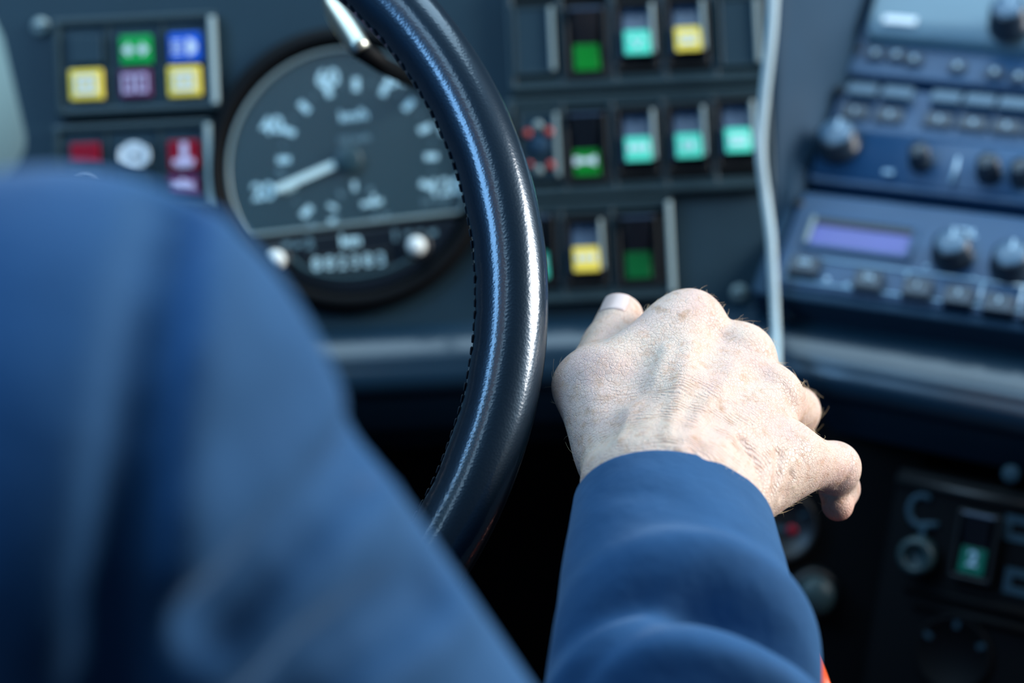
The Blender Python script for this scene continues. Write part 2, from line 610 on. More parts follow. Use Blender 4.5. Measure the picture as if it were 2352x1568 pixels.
def slab_on(name, a, b, w, t, material, parent, bevel=0.0006):
    """Thin block lying on the profile edge from a=(y,z) to b=(y,z). Returns object; its local y runs along the edge."""
    d = Vector((0, b[0] - a[0], b[1] - a[1]))
    L = d.length
    o = box(name, (0, 0, t / 2), (w, L, t), material, parent, bevel=bevel)
    ang = math.atan2(d.z, d.y)
    o.location = (0, (a[0] + b[0]) / 2, (a[1] + b[1]) / 2)
    o.rotation_euler = (ang, 0, 0)
    return o


def rocker_switch(px, py, style, lens, icon, iconmat, label, plane=DASH, group='rocker switches in the dashboard', sc=1.0):
    t = empty('rocker_switch', plane.at(px, py, 0.0, 0.0, 0.011), label, 'switch', group)
    if sc != 1.0:
        t.scale = (sc, sc, sc)
    w, h = SW_W, SW_H
    ring_frame('bezel', w + 0.0045, h + 0.0015, 0.0022, 0.003, 0.0105, M['black'], t, bevel=0.0006)
    box('well', (0, 0, 0.0032), (w, h - 0.002, 0.0012), M['black'], t)
    if style == 'up':        # lower end stands proud, upper slope catches the light
        prof = [(h / 2 - 0.001, 0.004), (0.002, 0.0125), (-0.0125, 0.0155), (-0.0128, 0.004)]
        wedge('rocker', prof[::-1], w - 0.001, M['rocker'], t)
        ln = slab_on('lens', (-0.0124, 0.0155), (0.0022, 0.0126), w - 0.0054, 0.0009, M[lens], t)
        icon_marks(ln, w, h, 0.0, 0.0009, icon, M[iconmat])
        box('side_highlight', (w / 2 - 0.0009, 0.0035, 0.0105), (0.0019, h * 0.74, 0.008), M['edge'], t, bevel=0.0005)  # pale strip painted as window light on the rocker's right bevel
    else:                    # upper half pressed towards the viewer, facing down
        prof = [(h / 2 - 0.0015, 0.0145), (-0.0005, 0.0068), (-h / 2 + 0.0025, 0.0090), (-h / 2 + 0.002, 0.003), (h / 2 - 0.001, 0.003)]
        wedge('rocker', prof[::-1], w - 0.001, M['gloss'], t)
        ln = slab_on('lens', (-h / 2 + 0.003, 0.0089), (-0.001, 0.0069), w - 0.0054, 0.0009, M[lens], t)
        if icon:
            icon_marks(ln, w, h, 0.001, 0.0009, icon, M[iconmat])
        box('top_edge', (0, h / 2 - 0.0006, 0.009), (w - 0.002, 0.0016, 0.010), M['rocker'], t, bevel=0.0005)
    return t


def blank_plate(px, py, label, sockets=False):
    t = empty('blanking_plate', DASH.at(px, py, 0.0, 0.0, 0.009), label, 'blanking plate', 'blanking plates between the switches')
    box('plate', (0, 0, 0.006), (SW_W + 0.003, SW_H + 0.002, 0.007), M['dash'], t, bevel=0.0012)
    ring_frame('plate_rim', SW_W + 0.003, SW_H + 0.002, 0.0016, 0.008, 0.0108, M['frame'], t, bevel=0.0004)
    box('rim_strip', (SW_W / 2 + 0.0002, 0, 0.0112), (0.003, SW_H - 0.002, 0.002), M['trim'], t, bevel=0.0006)
    if sockets:
        lathe('socket_centre', [(0.0062, 0.009), (0.0062, 0.0112), (0.0045, 0.012), (0.001, 0.0121)], M['cheek'], t, n=24)
        for dx, dy, m_, r in ((-0.0065, 0.0075, 'reddot', 0.0024), (0.0062, 0.0078, 'reddot', 0.0026), (0.0062, -0.0118, 'reddot', 0.0026), (-0.006, -0.0108, 'reddot', 0.0018),
                              (0.0, 0.0118, 'trim', 0.0028), (-0.001, -0.0145, 'trim', 0.0026)):
            lathe('pin', [(r, 0.009), (r, 0.0118), (r * 0.6, 0.0126), (r * 0.1, 0.0127)], M[m_], t, n=16, loc=(dx, dy, 0))
    return t


switch_panel(1165, -45, 1762, 204, (1225, 1347, 1462, 1578, 1695), 'upper dark switch panel right of the steering wheel holding five bays')
switch_panel(1168, 216, 1770, 448, (1235, 1347, 1464, 1580, 1693), 'middle dark switch panel with three mint rockers right of the wheel')
switch_panel(1225, 460, 1546, 692, (1233, 1345, 1465), 'short lower switch panel just above the raised thumb')
blank_plate(1226, 92, 'plain dark blanking plate at the left end of the upper switch panel')
rocker_switch(1347, 96, 'down', 'green', None, None, 'black rocker with plain bright green lens in the upper switch panel')
rocker_switch(1462, 80, 'up', 'mint', 'fan', 'icon', 'slate rocker with mint lens in the upper switch panel beside the yellow one')
rocker_switch(1578, 72, 'up', 'yellow', 'window', 'icon', 'slate rocker with yellow lens in the upper switch panel')
blank_plate(1697, 72, 'plain dark blanking plate behind the white cable in the upper switch panel')
blank_plate(1238, 335, 'dark plate with red and grey pins in the middle switch panel', sockets=True)
rocker_switch(1347, 338, 'down', 'green', 'horn', 'icon', 'black rocker with white symbol on green lens in the middle panel')
rocker_switch(1464, 324, 'up', 'mint', 'bars', 'icon', 'slate rocker with mint lens in the middle panel, nearest the green one')
rocker_switch(1580, 316, 'up', 'mint', 'lamp', 'icon', 'slate rocker with mint lens, middle one of three in the middle panel')
rocker_switch(1693, 304, 'up', 'mint', 'window', 'icon', 'slate rocker with mint lens in the middle panel, touching the white cable')
rocker_switch(1228, 575, 'down', 'mint', 'bars', 'icon', 'rocker with mint lens mostly hidden by the wheel rim in the lower panel')
rocker_switch(1345, 576, 'up', 'yellow', 'bars', 'icon', 'slate rocker with yellow lens in the lower switch panel')
rocker_switch(1466, 574, 'down', 'darkgreen', None, None, 'black rocker with plain dark green lens above the raised thumb')

# ------------------------------------------------------------------ warning lamps on the left
def lamp_panel(x0, y0, x1, y1, lamps, label):
    u0, v1 = DASH.uv(x0, (y0 + y1) / 2)[0], DASH.uv((x0 + x1) / 2, y0)[1]
    u1, v0 = DASH.uv(x1, (y0 + y1) / 2)[0], DASH.uv((x0 + x1) / 2, y1)[1]
    w, h = u1 - u0, v1 - v0
    uc, vc = (u0 + u1) / 2, (v0 + v1) / 2
    t = empty('warning_light_panel', DASH.mat(uc, vc), label, 'warning lights', 'warning light panels left of the tachograph')
    box('base', (0, 0, 0.003), (w - 0.004, h - 0.004, 0.006), M['dash'], t)
    ring_frame('surround', w, h, 0.0045, 0.0, 0.0095, M['frame'], t, bevel=0.0014)
    box('edge_strip', (w / 2 - 0.0022, 0, 0.0092), (0.0042, h - 0.006, 0.003), M['edge'], t, bevel=0.001)  # pale strip painted as the bright highlight down the right edge
    for fx in (-1 / 6, 1 / 6):
        box('divider', (fx * w, 0, 0.006), (0.0022, h - 0.010, 0.004), M['frame'], t, bevel=0.0006)
    for px, py, lw, lh, m_, icon in lamps:
        u, v = DASH.uv(px, py, 0.010)
        u, v = u - uc, v - vc
        ln = box('lamp', (0, 0, 0), (lw * MM, lh * MM, 0.004), M[m_], t, bevel=0.0009, loc=(u, v, 0.008))
        z = 0.0021
        W, H = lw * MM, lh * MM
        if icon == 'arrows':
            for s in (-1, 1):
                prism('icon', [(s * 0.0012, -0.0012), (s * 0.0035, -0.0012), (s * 0.0035, -0.004), (s * 0.0078, 0.0), (s * 0.0035, 0.004), (s * 0.0035, 0.0012), (s * 0.0012, 0.0012)][::s], z, z + 0.0004, M['icon'], ln)
        elif icon == 'beam':
            pts = [(0.0015 + 0.0055 * math.cos(a), 0.005 * math.sin(a)) for a in np.linspace(-1.57, 1.57, 12)]
            prism('icon', pts, z, z + 0.0004, M['icon'], ln)
            for dy in (-0.0036, -0.0012, 0.0012, 0.0036):
                box('icon', (-0.0045, dy, z + 0.0002), (0.006, 0.0010, 0.0004), M['icon'], ln)
        elif icon == 'lens':
            ring_frame('icon', W * 0.62, H * 0.6, 0.0018, z, z + 0.0004, M['icon'], ln, bevel=0)
            box('icon', (0, 0, z + 0.0002), (W * 0.18, H * 0.3, 0.0004), M['icon'], ln)
        elif icon == 'pair':
            for s in (-1, 1):
                ring_frame('icon', W * 0.34, H * 0.66, 0.0014, z, z + 0.0004, M['iconlilac'], ln, c=(s * W * 0.22, 0), bevel=0)
            box('icon', (0, H * 0.3, z + 0.0002), (W * 0.3, 0.0012, 0.0004), M['iconlilac'], ln)
        elif icon == 'brake':
            o = lathe('icon', [(0.0082, z), (0.0082, z + 0.0004), (0.0058, z + 0.0005), (0.0058, z)], M['icon'], ln, n=32, smooth=False)
            text('icon', 'P', 0.0105, (0, 0, z + 0.0006), M['icon'], ln, bold=0.0004)
            for s in (-1, 1):
                tube('icon', [(s * 0.0088 * math.cos(a), 0.0085 * math.sin(a), z + 0.0003) for a in np.linspace(-0.6, 0.6, 8)], 0.0007, M['icon'], ln, n=6)
        elif icon == 'temp':
            box('icon', (0.0006, 0.002, z + 0.0002), (0.0042, 0.0105, 0.0004), M['iconlilac'], ln)
            box('icon', (0, -0.0042, z + 0.0002), (0.0125, 0.0034, 0.0004), M['iconlilac'], ln)
            box('icon', (0.0005, -0.0068, z + 0.0002), (0.009, 0.0012, 0.0004), M['iconlilac'], ln)
        elif icon == 'wave':
            box('icon', (0, 0, z + 0.0002), (W * 0.72, H * 0.34, 0.0004), M['iconlilac'], ln)
            prism('icon', [(-0.003, H * 0.12), (0.003, H * 0.12), (0, H * 0.36)], z, z + 0.0004, M['iconlilac'], ln)
        elif icon == 'arc':
            tube('icon', [(0.0062 * math.cos(a), 0.0062 * math.sin(a) - 0.002, z + 0.0003) for a in np.linspace(0.3, 2.84, 14)], 0.0007, M['icon'], ln, n=6)
    return t


lamp_panel(132, 40, 505, 264, [
    (197, 114, 74, 66, 'dash', None), (197, 194, 76, 70, 'yellow', 'lens'), (311, 114, 72, 66, 'lampgreen', 'arrows'), (310, 191, 72, 64, 'lamppurple', 'pair'),
    (424, 108, 74, 66, 'lampblue', 'beam'), (423, 186, 76, 70, 'yellow', 'lens')],
    'upper warning light panel with yellow, green and blue lamps left of the tachograph')
lamp_panel(132, 284, 496, 500, [
    (194, 354, 66, 52, 'lampred', None), (308, 357, 76, 66, 'dash', 'brake'), (421, 355, 70, 66, 'lampred', 'temp'),
    (195, 425, 66, 56, 'dash', 'arc'), (308, 430, 72, 60, 'dash', None), (420, 427, 70, 56, 'lamppurple', 'wave')],
    'lower warning light panel with red lamps and a white brake symbol above the shoulder')

# ------------------------------------------------------------------ tachograph
TROT = math.radians(3.6)
TC = (800, 388)
tach = empty('tachograph', DASH.at(*TC, 0.0, TROT, 0.006), 'round tachograph dial with white numerals, needle and two pale knobs', 'tachograph')
_tu, _tv = DASH.uv(*TC, 0.006)


def tl(px, py):
    u, v = DASH.uv(px, py, 0.006)
    u, v = u - _tu, v - _tv
    c, s = math.cos(-TROT), math.sin(-TROT)
    return c * u - s * v, s * u + c * v


TR = 0.0735
lathe('housing', [(TR + 0.012, 0.0), (TR + 0.011, 0.008), (TR + 0.006, 0.012), (TR + 0.0015, 0.0105), (TR, 0.004), (TR - 0.001, 0.003), (0.002, 0.003)], M['under'], tach, n=96)
# dial card above the chord, chart-lid plate below it
yc = tl(800, 519)[1]
aL, aR = math.radians(210), math.radians(-30)


def chord_poly(r, y, above=True, n=72):
    a0 = math.asin(y / r)
    if above:
        an = np.linspace(a0, math.pi - a0, n)
    else:
        an = np.linspace(math.pi - a0, 2 * math.pi + a0, n)
    return [(r * math.cos(a), r * math.sin(a)) for a in an]


prism('dial_face', chord_poly(TR - 0.0015, yc), 0.003, 0.0045, M['face'], tach)
prism('chart_lid', chord_poly(TR - 0.0015, yc - 0.0035, False), 0.003, 0.0085, M['gloss'], tach, bevel=0.001)
loop = [(x, y, 0.0062) for x, y in chord_poly(TR - 0.0025, yc + 0.0008)]
loop += [(x, yc + 0.0008, 0.0062) for x in np.linspace(loop[-1][0], loop[0][0], 20)[1:-1]]
tube('window_trim', loop, 0.0013, M['trim'], tach, n=8, closed=True)
prism('dial_glass', chord_poly(TR - 0.004, yc + 0.002), 0.0085, 0.0095, M['glass'], tach)
dc = tl(821, 363)
RT = 0.0437
for k in range(12):
    kmh = 10 + 10 * k
    a = math.radians(202.5 + 22.5 - 22.5 * k - 5.2)
    x, y = dc[0] + RT * math.cos(a), dc[1] + RT * math.sin(a)
    big = True
    box('tick', (0, 0, 0), (0.0078, 0.0040, 0.0006), M['dialprint'], tach, loc=(x, y, 0.0049), rot=(0, 0, a))
    if k < 11:
        a2 = a - math.radians(11.25)
        box('tick', (0, 0, 0), (0.003, 0.0011, 0.0004), M['dialdim'], tach, loc=(dc[0] + RT * 1.03 * math.cos(a2), dc[1] + RT * 1.03 * math.sin(a2), 0.0048), rot=(0, 0, a2))
for s, px, py in (('20', 604, 441), ('40', 624, 289), ('60', 752, 180), ('80', 912, 180), ('100', 1040, 290), ('120', 1024, 430)):
    x, y = tl(px, py)
    text('numeral', s, 0.0135, (x, y, 0.0049), M['dialprint'], tach, rot=-0.02, bold=0.0005)
for px, py, w, h, m_ in ((812, 265, 0.0165, 0.0052, 'dialprint'), ):
    x, y = tl(px, py)
    text('unit_mark', 'km/h', 0.0085, (x, y, 0.0049), M['dialprint'], tach, bold=0.0003)
x, y = tl(812, 319)
text('unit_mark', '125 km/h', 0.0052, (x, y, 0.0049), M['dialdim'], tach, bold=0.0003)
x, y = tl(1000, 462)
text('unit_mark', '24 Volt', 0.0058, (x, y, 0.0049), M['dialdim'], tach, rot=-0.05, bold=0.0002)
# needle
tip, tail = tl(632, 437), tl(778, 374)
L = math.hypot(tip[0] - tail[0], tip[1] - tail[1])
an = math.atan2(tip[1] - tail[1], tip[0] - tail[0])
box('needle', (L / 2, 0, 0), (L, 0.0048, 0.0014), M['needle'], tach, bevel=0.0005, loc=(tail[0], tail[1], 0.0072), rot=(0, 0, an))
lathe('needle_hub', [(0.0085, 0.0045), (0.0085, 0.0085), (0.007, 0.0095), (0.001, 0.0096)], M['face'], tach, n=32, loc=(*tl(800, 366), 0))
# small clock at the foot of the dial
ck_c = tl(822, 500)
for h_, r_ in ((12, 0.019), (11, 0.0175), (10, 0.0165), (9, 0.0155), (1, 0.018), (2, 0.0165), (3, 0.0165)):
    a = math.radians(90 - 30 * h_)
    o = box('clock_mark', (0, 0, 0), (0.0055 if h_ in (12, 10) else 0.004, 0.0026, 0.0005), M['dialprint'] if h_ in (12, 10, 9) else M['dialdim'], tach,
            loc=(ck_c[0] + r_ * math.cos(a), ck_c[1] + r_ * math.sin(a), 0.0048), rot=(0, 0, a))
for p0, p1, w in (((830, 470), (878, 462), 0.0030), ((858, 446), (862, 474), 0.0022), ((700, 470), (668, 492), 0.0)):
    if not w:
        continue
    a_, b_ = tl(*p0), tl(*p1)
    ln = math.hypot(b_[0] - a_[0], b_[1] - a_[1])
    box('clock_hand', (ln / 2, 0, 0), (ln, w, 0.0008), M['dialprint'], tach, loc=(a_[0], a_[1], 0.0058), rot=(0, 0, math.atan2(b_[1] - a_[1], b_[0] - a_[0])))
for px, py in ((642, 393), (712, 484), (714, 514), (770, 500), (862, 500)):
    box('clock_mark', (0, 0, 0), (0.0036, 0.003, 0.0004), M['dialdim'], tach, loc=(*tl(px, py), 0.0048))
# chart lid print, odometer and knobs
text('lid_print', 'km', 0.0098, (*tl(806, 553), 0.0088), M['dialprint'], tach, bold=0.0004)
text('lid_print', '2', 0.0085, (*tl(712, 560), 0.0088), M['dialdim'], tach, bold=0.0005)
text('lid_print', '1', 0.0085, (*tl(908, 542), 0.0088), M['dialdim'], tach, bold=0.0005)
for px, py in ((660, 562), (685, 563), (938, 538), (965, 536), (995, 535)):
    box('lid_print', (0, 0, 0), (0.0045, 0.003, 0.0003), M['dialdim'], tach, loc=(*tl(px, py), 0.0087))
ow = tl(805, 602)
box('odometer_window', (0, 0, 0), (0.0500, 0.0125, 0.0012), M['black'], tach, bevel=0.0004, loc=(ow[0], ow[1], 0.0088))
for i, ch in enumerate('882383'):
    px = 729 + i * 29.4
    text('odometer_digit', ch, 0.0105, (*tl(px, 608 - i * 2.2), 0.0097), M['dialprint'], tach, bold=0.0002)
arc = [(*tl(px, py), 0.009) for px, py in ((668, 590), (700, 618), (750, 634), (800, 638), (850, 632), (900, 618), (950, 592))]
tube('lid_ridge', smooth_path(arc, 6), 0.0016, M['face'], tach, n=8)
for px, py in ((637, 597), (958, 566)):
    x, y = tl(px, py)
    lathe('knob', [(0.0055, 0.008), (0.0055, 0.014), (0.0050, 0.0165), (0.003, 0.0178), (0.0005, 0.018)], M['knobwhite'], tach, n=24, loc=(x, y, 0))
    lathe('knob_collar', [(0.0085, 0.008), (0.0085, 0.0100), (0.007, 0.0108), (0.002, 0.0108)], M['black'], tach, n=24, loc=(x, y, 0))

# ------------------------------------------------------------------ steering wheel
WS = 0.95
WC = CAM + WS * (-0.2099 * RC + 0.0158 * UC + 0.7984 * FWD)
wa, wb = 0.288, -0.040
WN = (math.sin(wb) * math.cos(wa) * RC + math.sin(wa) * UC - math.cos(wb) * math.cos(wa) * FWD).normalized()
we1 = UC.cross(WN).normalized()
if we1.dot(RC) < 0:
    we1 = -we1
we2 = WN.cross(we1).normalized()
WR, Wr = 0.21 * WS, 0.0157 * WS
wheel = empty('steering_wheel', Matrix(((we1.x, we2.x, WN.x, WC.x), (we1.y, we2.y, WN.y, WC.y), (we1.z, we2.z, WN.z, WC.z), (0, 0, 0, 1))),
              'black leather-wrapped steering wheel with stitched inner edge in front of the driver', 'steering wheel')
nM, nm = 240, 40
verts, faces = [], []
for i in range(nM):
    a = 2 * math.pi * i / nM
    for j in range(nm):
        b = 2 * math.pi * j / nm
        # slight groove along the stitched seam on the inner edge
        g = math.exp(-((b - math.radians(182)) / 0.07) ** 2)
        lump = 0.00025 * math.sin(a * 57 + 3 * math.sin(a * 11)) * math.exp(-((b - math.radians(165)) / 0.5) ** 2)
        r = Wr * (1 - 0.06 * g) + lump
        verts.append(((WR + r * math.cos(b)) * math.cos(a), (WR + r * math.cos(b)) * math.sin(a), r * math.sin(b)))
for i in range(nM):
    for j in range(nm):
        i2, j2 = (i + 1) % nM, (j + 1) % nm
        faces.append((i * nm + j, i2 * nm + j, i2 * nm + j2, i * nm + j2))
rim = raw('rim', verts, faces, M['leather'], wheel)
st = None
for i in range(230):
    a = 2 * math.pi * i / 230
    bb = math.radians(172)
    rad_ = WR + (Wr + 0.0002) * math.cos(bb)
    if st is None:
        st = box('stitch', (0, 0, 0), (0.0009, 0.0034, 0.0022), M['stitch'], rim, bevel=0.0005, smooth=True)
        o = st
    else:
        o = st.copy()
        COL.objects.link(o)
        o.parent = rim
    o.location = (rad_ * math.cos(a), rad_ * math.sin(a), (Wr + 0.0002) * math.sin(bb))
    o.rotation_euler = (0.5, 0, a)
# hub, spokes and column (behind the shoulder from here)
lathe('hub', [(0.062, -0.07), (0.070, -0.05), (0.070, -0.035), (0.062, -0.028), (0.02, -0.024), (0.001, -0.0235)], M['gloss'], wheel, n=48)
for a in (math.radians(172), math.radians(222), math.radians(262)):
    pts = [(0.05 * math.cos(a), 0.05 * math.sin(a), -0.042), (0.12 * math.cos(a), 0.12 * math.sin(a), -0.03), (WR * math.cos(a), WR * math.sin(a), 0.0)]
    tube('spoke', smooth_path(pts, 8), np.linspace(0.014, 0.010, 17)[:len(smooth_path(pts, 8))], M['black'], wheel, n=12)
colo = tube('steering_column', [(0, 0, -0.06), (0, 0, -0.25), (0, 0.0, -0.40)], [0.045, 0.048, 0.05], M['under'], wheel, n=24)

# stalk tip showing above the tachograph
s0, s1 = P(748, -8, 0.92), P(830, 118, 0.90)
stalk = empty('indicator_stalk', Matrix.Translation(s1), 'shiny pale metal lever tip pointing up-left beside the wheel rim', 'lever')
ax = (s1 - s0)
pts = [s0 + ax * t - s1 for t in np.linspace(0, 1, 12)]
tube('lever_tip', pts, [0.0015, 0.0036, 0.0046, 0.0052, 0.0056, 0.0058, 0.0060, 0.0060, 0.0059, 0.0057, 0.0055, 0.005], M['chrome'], stalk, n=16)
tube('lever_arm', [Vector((0, 0, 0)) - ax * 0.05, P(880, 150, 0.92) - s1, P(960, 190, 0.98) - s1, P(990, 205, 1.095) - s1], [0.005, 0.0045, 0.0045, 0.0045], M['under'], stalk, n=12)

# ------------------------------------------------------------------ white cable
cp = [(1782, -140, 1.065), (1776, 0, 1.065), (1770, 90, 1.066), (1758, 200, 1.068), (1748, 300, 1.07), (1748, 370, 1.07), (1758, 450, 1.07), (1770, 540, 1.065), (1776, 640, 1.06),
      (1780, 720, 1.055), (1783, 780, 1.045), (1784, 830, 1.025), (1784, 900, 1.025)]
cpts = smooth_path([P(*c) for c in cp], 8)
cab = tube('charging_cable', cpts, np.linspace(0.0033, 0.0024, len(cpts)), M['cable'], n=12)
tag(cab, 'thin white cable hanging down in front of the switch panels', 'cable')

# ------------------------------------------------------------------ radio console
def rad_rect(px0, py0, px1, py1):
    u0, v1 = RAD.uv(px0, py0)
    u1, v0 = RAD.uv(px1, py1)
    return u0, v0, u1, v1


RW = 0.191                       # width of a radio unit
ulB, vB0 = RAD.uv(1772, 652)
_, vB1 = RAD.uv(1849, 438)
_, vM0 = RAD.uv(1856, 412)
_, vM1 = RAD.uv(1945, 197)
_, vT0 = RAD.uv(1954, 168)
_, vT1 = RAD.uv(2018, 10)
UL = (RAD.uv(1772, 652)[0] + RAD.uv(1852, 428)[0] + RAD.uv(1948, 180)[0]) / 3 - 0.002

cons = empty('radio_console', RAD.mat(UL + RW / 2, vB0), 'slanted blue-grey console housing the stacked radios beside the white cable', 'console')
hC = vT1 + 0.10 - vB0
box('housing', (0, hC / 2, -0.058), (RW + 0.002, hC + 0.012, 0.09), M['under'], cons, bevel=0.002)
for sx in (-1, 1):
    box('side_flange', (sx * (RW / 2 + 0.0052), hC / 2, -0.045), (0.0085, hC + 0.012, 0.088), M['cheek'], cons, bevel=0.002)
for vv_ in (0.0, hC + 0.0):
    box('end_rail', (0, vv_ - 0.004 if vv_ == 0 else vv_ + 0.004, -0.045), (RW + 0.016, 0.006, 0.088), M['cheek'], cons, bevel=0.002)


def unit(name, v0, v1, label, cat, depth=0.008, material='radio'):
    t = empty(name, RAD.mat(UL + RW / 2, (v0 + v1) / 2), label, cat, 'units stacked in the radio console')
    h = v1 - v0
    box('faceplate', (0, 0, -0.010), (RW, h, 0.020), M[material], t, bevel=0.0022)
    return t, UL + RW / 2, (v0 + v1) / 2, h


def loc_in(c, px, py):
    u, v = RAD.uv(px, py)
    return u - c[0], v - c[1]


def knob(parent, x, y, z, r, h, face=True):
    r, h = r * 1.07, h * 1.07
    k_ = lathe('knob', [(r * 1.08, z), (r * 1.08, z + h * 0.25), (r, z + h * 0.3), (r * 0.94, z + h * 0.9), (r * 0.82, z + h), (r * 0.1, z + h)], M['knob'], parent, n=28, loc=(x, y, 0))
    if face:
        lathe('knob_cap', [(r * 0.78, z + h), (r * 0.74, z + h + 0.0006), (r * 0.05, z + h + 0.0007)], M['knobface'], k_, n=24)
        box('pointer', (0, r * 0.5, z + h + 0.0009), (r * 0.14, r * 0.6, 0.0005), M['line'], k_)
    return k_


# lower unit: display, two knobs, row of buttons
t, cu_, cv_, h_ = unit('radio_unit', vB0, vB1, 'lowest unit of the radio stack with violet display and button row', 'radio')
C = (cu_, cv_)
zf = 0.0
dx0, dy0 = loc_in(C, 1880, 497)
dx1, dy1 = loc_in(C, 2078, 597)
ddx, ddy = (dx0 + dx1) / 2, (dy0 + dy1) / 2
dw, dh = abs(dx1 - dx0), abs(dy0 - dy1) * 0.82
ring_frame('display_bezel', dw + 0.007, dh + 0.007, 0.0035, zf - 0.001, zf + 0.0022, M['radio'], t, c=(ddx, ddy), bevel=0.0008)
disp = box('display', (ddx, ddy, zf + 0.0003), (dw, dh, 0.0008), M['lcd'], t)
box('display_shade', (ddx, ddy + dh / 2 - 0.002, zf + 0.001), (dw, 0.004, 0.0014), M['black'], t)
box('display_edge', (ddx - dw / 2 - 0.0015, ddy, zf + 0.0026), (0.0024, dh, 0.0012), M['trim'], t, bevel=0.0004)
for px, py, r in ((2190, 583, 0.0105), (2326, 610, 0.0108)):
    x, y = loc_in(C, px, py)
    knob(t, x, y - 0.002, zf, r, 0.013)
x, y = loc_in(C, 2163, 545)
lathe('led', [(0.0018, zf), (0.0016, zf + 0.0012), (0.0003, zf + 0.0016)], M['knobwhite'], t, n=16, loc=(x, y, 0))
x, y = loc_in(C, 2215, 535)
text('mark', 'VOL', 0.0075, (x, y, zf + 0.0003), M['line'], t, bold=0.0003)
for px, py in ((2128, 612), (2235, 640), (2262, 648)):
    x, y = loc_in(C, px, py)
    lathe('mark', [(0.0014, zf - 0.0001), (0.0014, zf + 0.0003), (0.0002, zf + 0.0003)], M['line'], t, n=12, loc=(x, y, 0))
bt = [(1850, 620, 0.0175), (1996, 655, 0.0165), (2108, 672, 0.0165), (2202, 690, 0.0160), (2294, 708, 0.0165), (2385, 728, 0.0165)]
for px, py, w in bt:
    x, y = loc_in(C, px, py)
    b_ = box('button', (0, 0, 0), (w, 0.0128, 0.009), M['buttondark'], t, bevel=0.0011, loc=(x, y, zf + 0.002))
    text('mark', {1850: 'CD', 1996: 'TA', 2108: '1', 2202: '2', 2294: '3', 2385: '4'}[px], 0.0045, (0, 0.001, 0.0047), M['line'], b_, bold=0.0002)
# printed outline round the buttons
x0, ytop = loc_in(C, 1822, 588)
x1 = RW / 2 - 0.006
yb = loc_in(C, 1812, 640)[1] - 0.001
for a_, b_ in (((x0, ytop), (x1, ytop)), ((x0, ytop), (x0 - 0.0005, yb)), ((x0, yb), (x1, yb)), ((x1, ytop), (x1, yb))):
    tube('print_line', [(*a_, zf + 0.0004), (*b_, zf + 0.0004)], 0.0010, M['line'], t, n=6)
for px, py in ((2075, 660), (2246, 695), (2336, 716)):
    x, y = loc_in(C, px, py)
    tube('print_line', [(x, ytop, zf + 0.0004), (x, yb, zf + 0.0004)], 0.0009, M['line'], t, n=6)
for px, py in ((1898, 642), (1946, 655)):
    x, y = loc_in(C, px, py)
    lathe('mark', [(0.0017, zf - 0.0001), (0.0017, zf + 0.0004), (0.0002, zf + 0.0004)], M['line'], t, n=12, loc=(x, y, 0))
x, y = loc_in(C, 1824, 466)
lathe('screw', [(0.003, zf - 0.001), (0.003, zf + 0.0006), (0.0005, zf + 0.0006)], M['black'], t, n=16, loc=(x + 0.003, y, 0))

# middle unit: two button rows above, knobs below
t, cu_, cv_, h_ = unit('radio_unit', vM0, vM1, 'middle unit of the radio stack with two button rows above small knobs', 'radio')
C = (cu_, cv_)
vs = loc_in(C, 1900, 305)[1]
box('button_deck', (0, (h_ / 2 + vs) / 2, zf), (RW - 0.004, h_ / 2 - vs - 0.003, 0.006), M['radio'], t, bevel=0.0015)
yt, yl = loc_in(C, 1985, 222)[1], loc_in(C, 1968, 268)[1]
for k, px in enumerate((1985, 2062, 2172, 2248, 2324, 2400)):
    x = loc_in(C, px, 222 + (px - 1985) * 0.17)[0]
    prism('button', [(0.0075, -0.003), (0.007, 0.0015), (0.003, 0.0058), (-0.004, 0.0072), (-0.0068, 0.0062), (-0.0068, -0.003)][::-1], -0.0089, 0.0089, M['button'], t, bevel=0.0008, axis='x', loc=(x, yt, zf + 0.003))
    b2 = box('button', (0, 0, 0), (0.0178, 0.0115, 0.005), M['buttondark'], t, bevel=0.0012, loc=(x - 0.001, yl, zf + 0.0032))
    text('mark', str(k + 1), 0.0055, (0, 0, 0.0027), M['line'], b2, bold=0.0002)
ya, yb_ = vs - 0.002, -h_ / 2 + 0.003
arcp = [(ya + (yb_ - ya) * t, 0.0065 * math.cos(math.pi / 2 * t ** 1.3)) for t in np.linspace(0, 1.0, 14)]
kp = prism('knob_panel', [(yb_, -0.004)] + arcp[::-1] + [(ya, -0.004)], -RW / 2 + 0.002, RW / 2 - 0.002, M['radio'], t, axis='x', smooth=True)
zf = 0.005
for px, py, r in ((1928, 348, 0.0118), (2116, 386, 0.0062), (2272, 412, 0.0066), (2350, 424, 0.0066)):
    x, y = loc_in(C, px, py)
    knob(t, x, y, zf, r, 0.012, face=(r > 0.01))
a_, b_ = loc_in(C, 2204, 372), loc_in(C, 2186, 432)
tube('print_line', [(*a_, zf), (*b_, zf)], 0.0012, M['line'], t, n=6)
for px, py in ((1995, 330), (2042, 408), (1908, 312)):
    x, y = loc_in(C, px, py)
    box('mark', (0, 0, 0), (0.006, 0.0028, 0.0006), M['line'], t, loc=(x, y, zf + 0.0002))
x, y = loc_in(C, 1922, 218)
lathe('screw', [(0.003, zf - 0.001), (0.003, zf + 0.0006), (0.0005, zf + 0.0006)], M['black'], t, n=16, loc=(x + 0.003, y, 0))

zf = 0.0
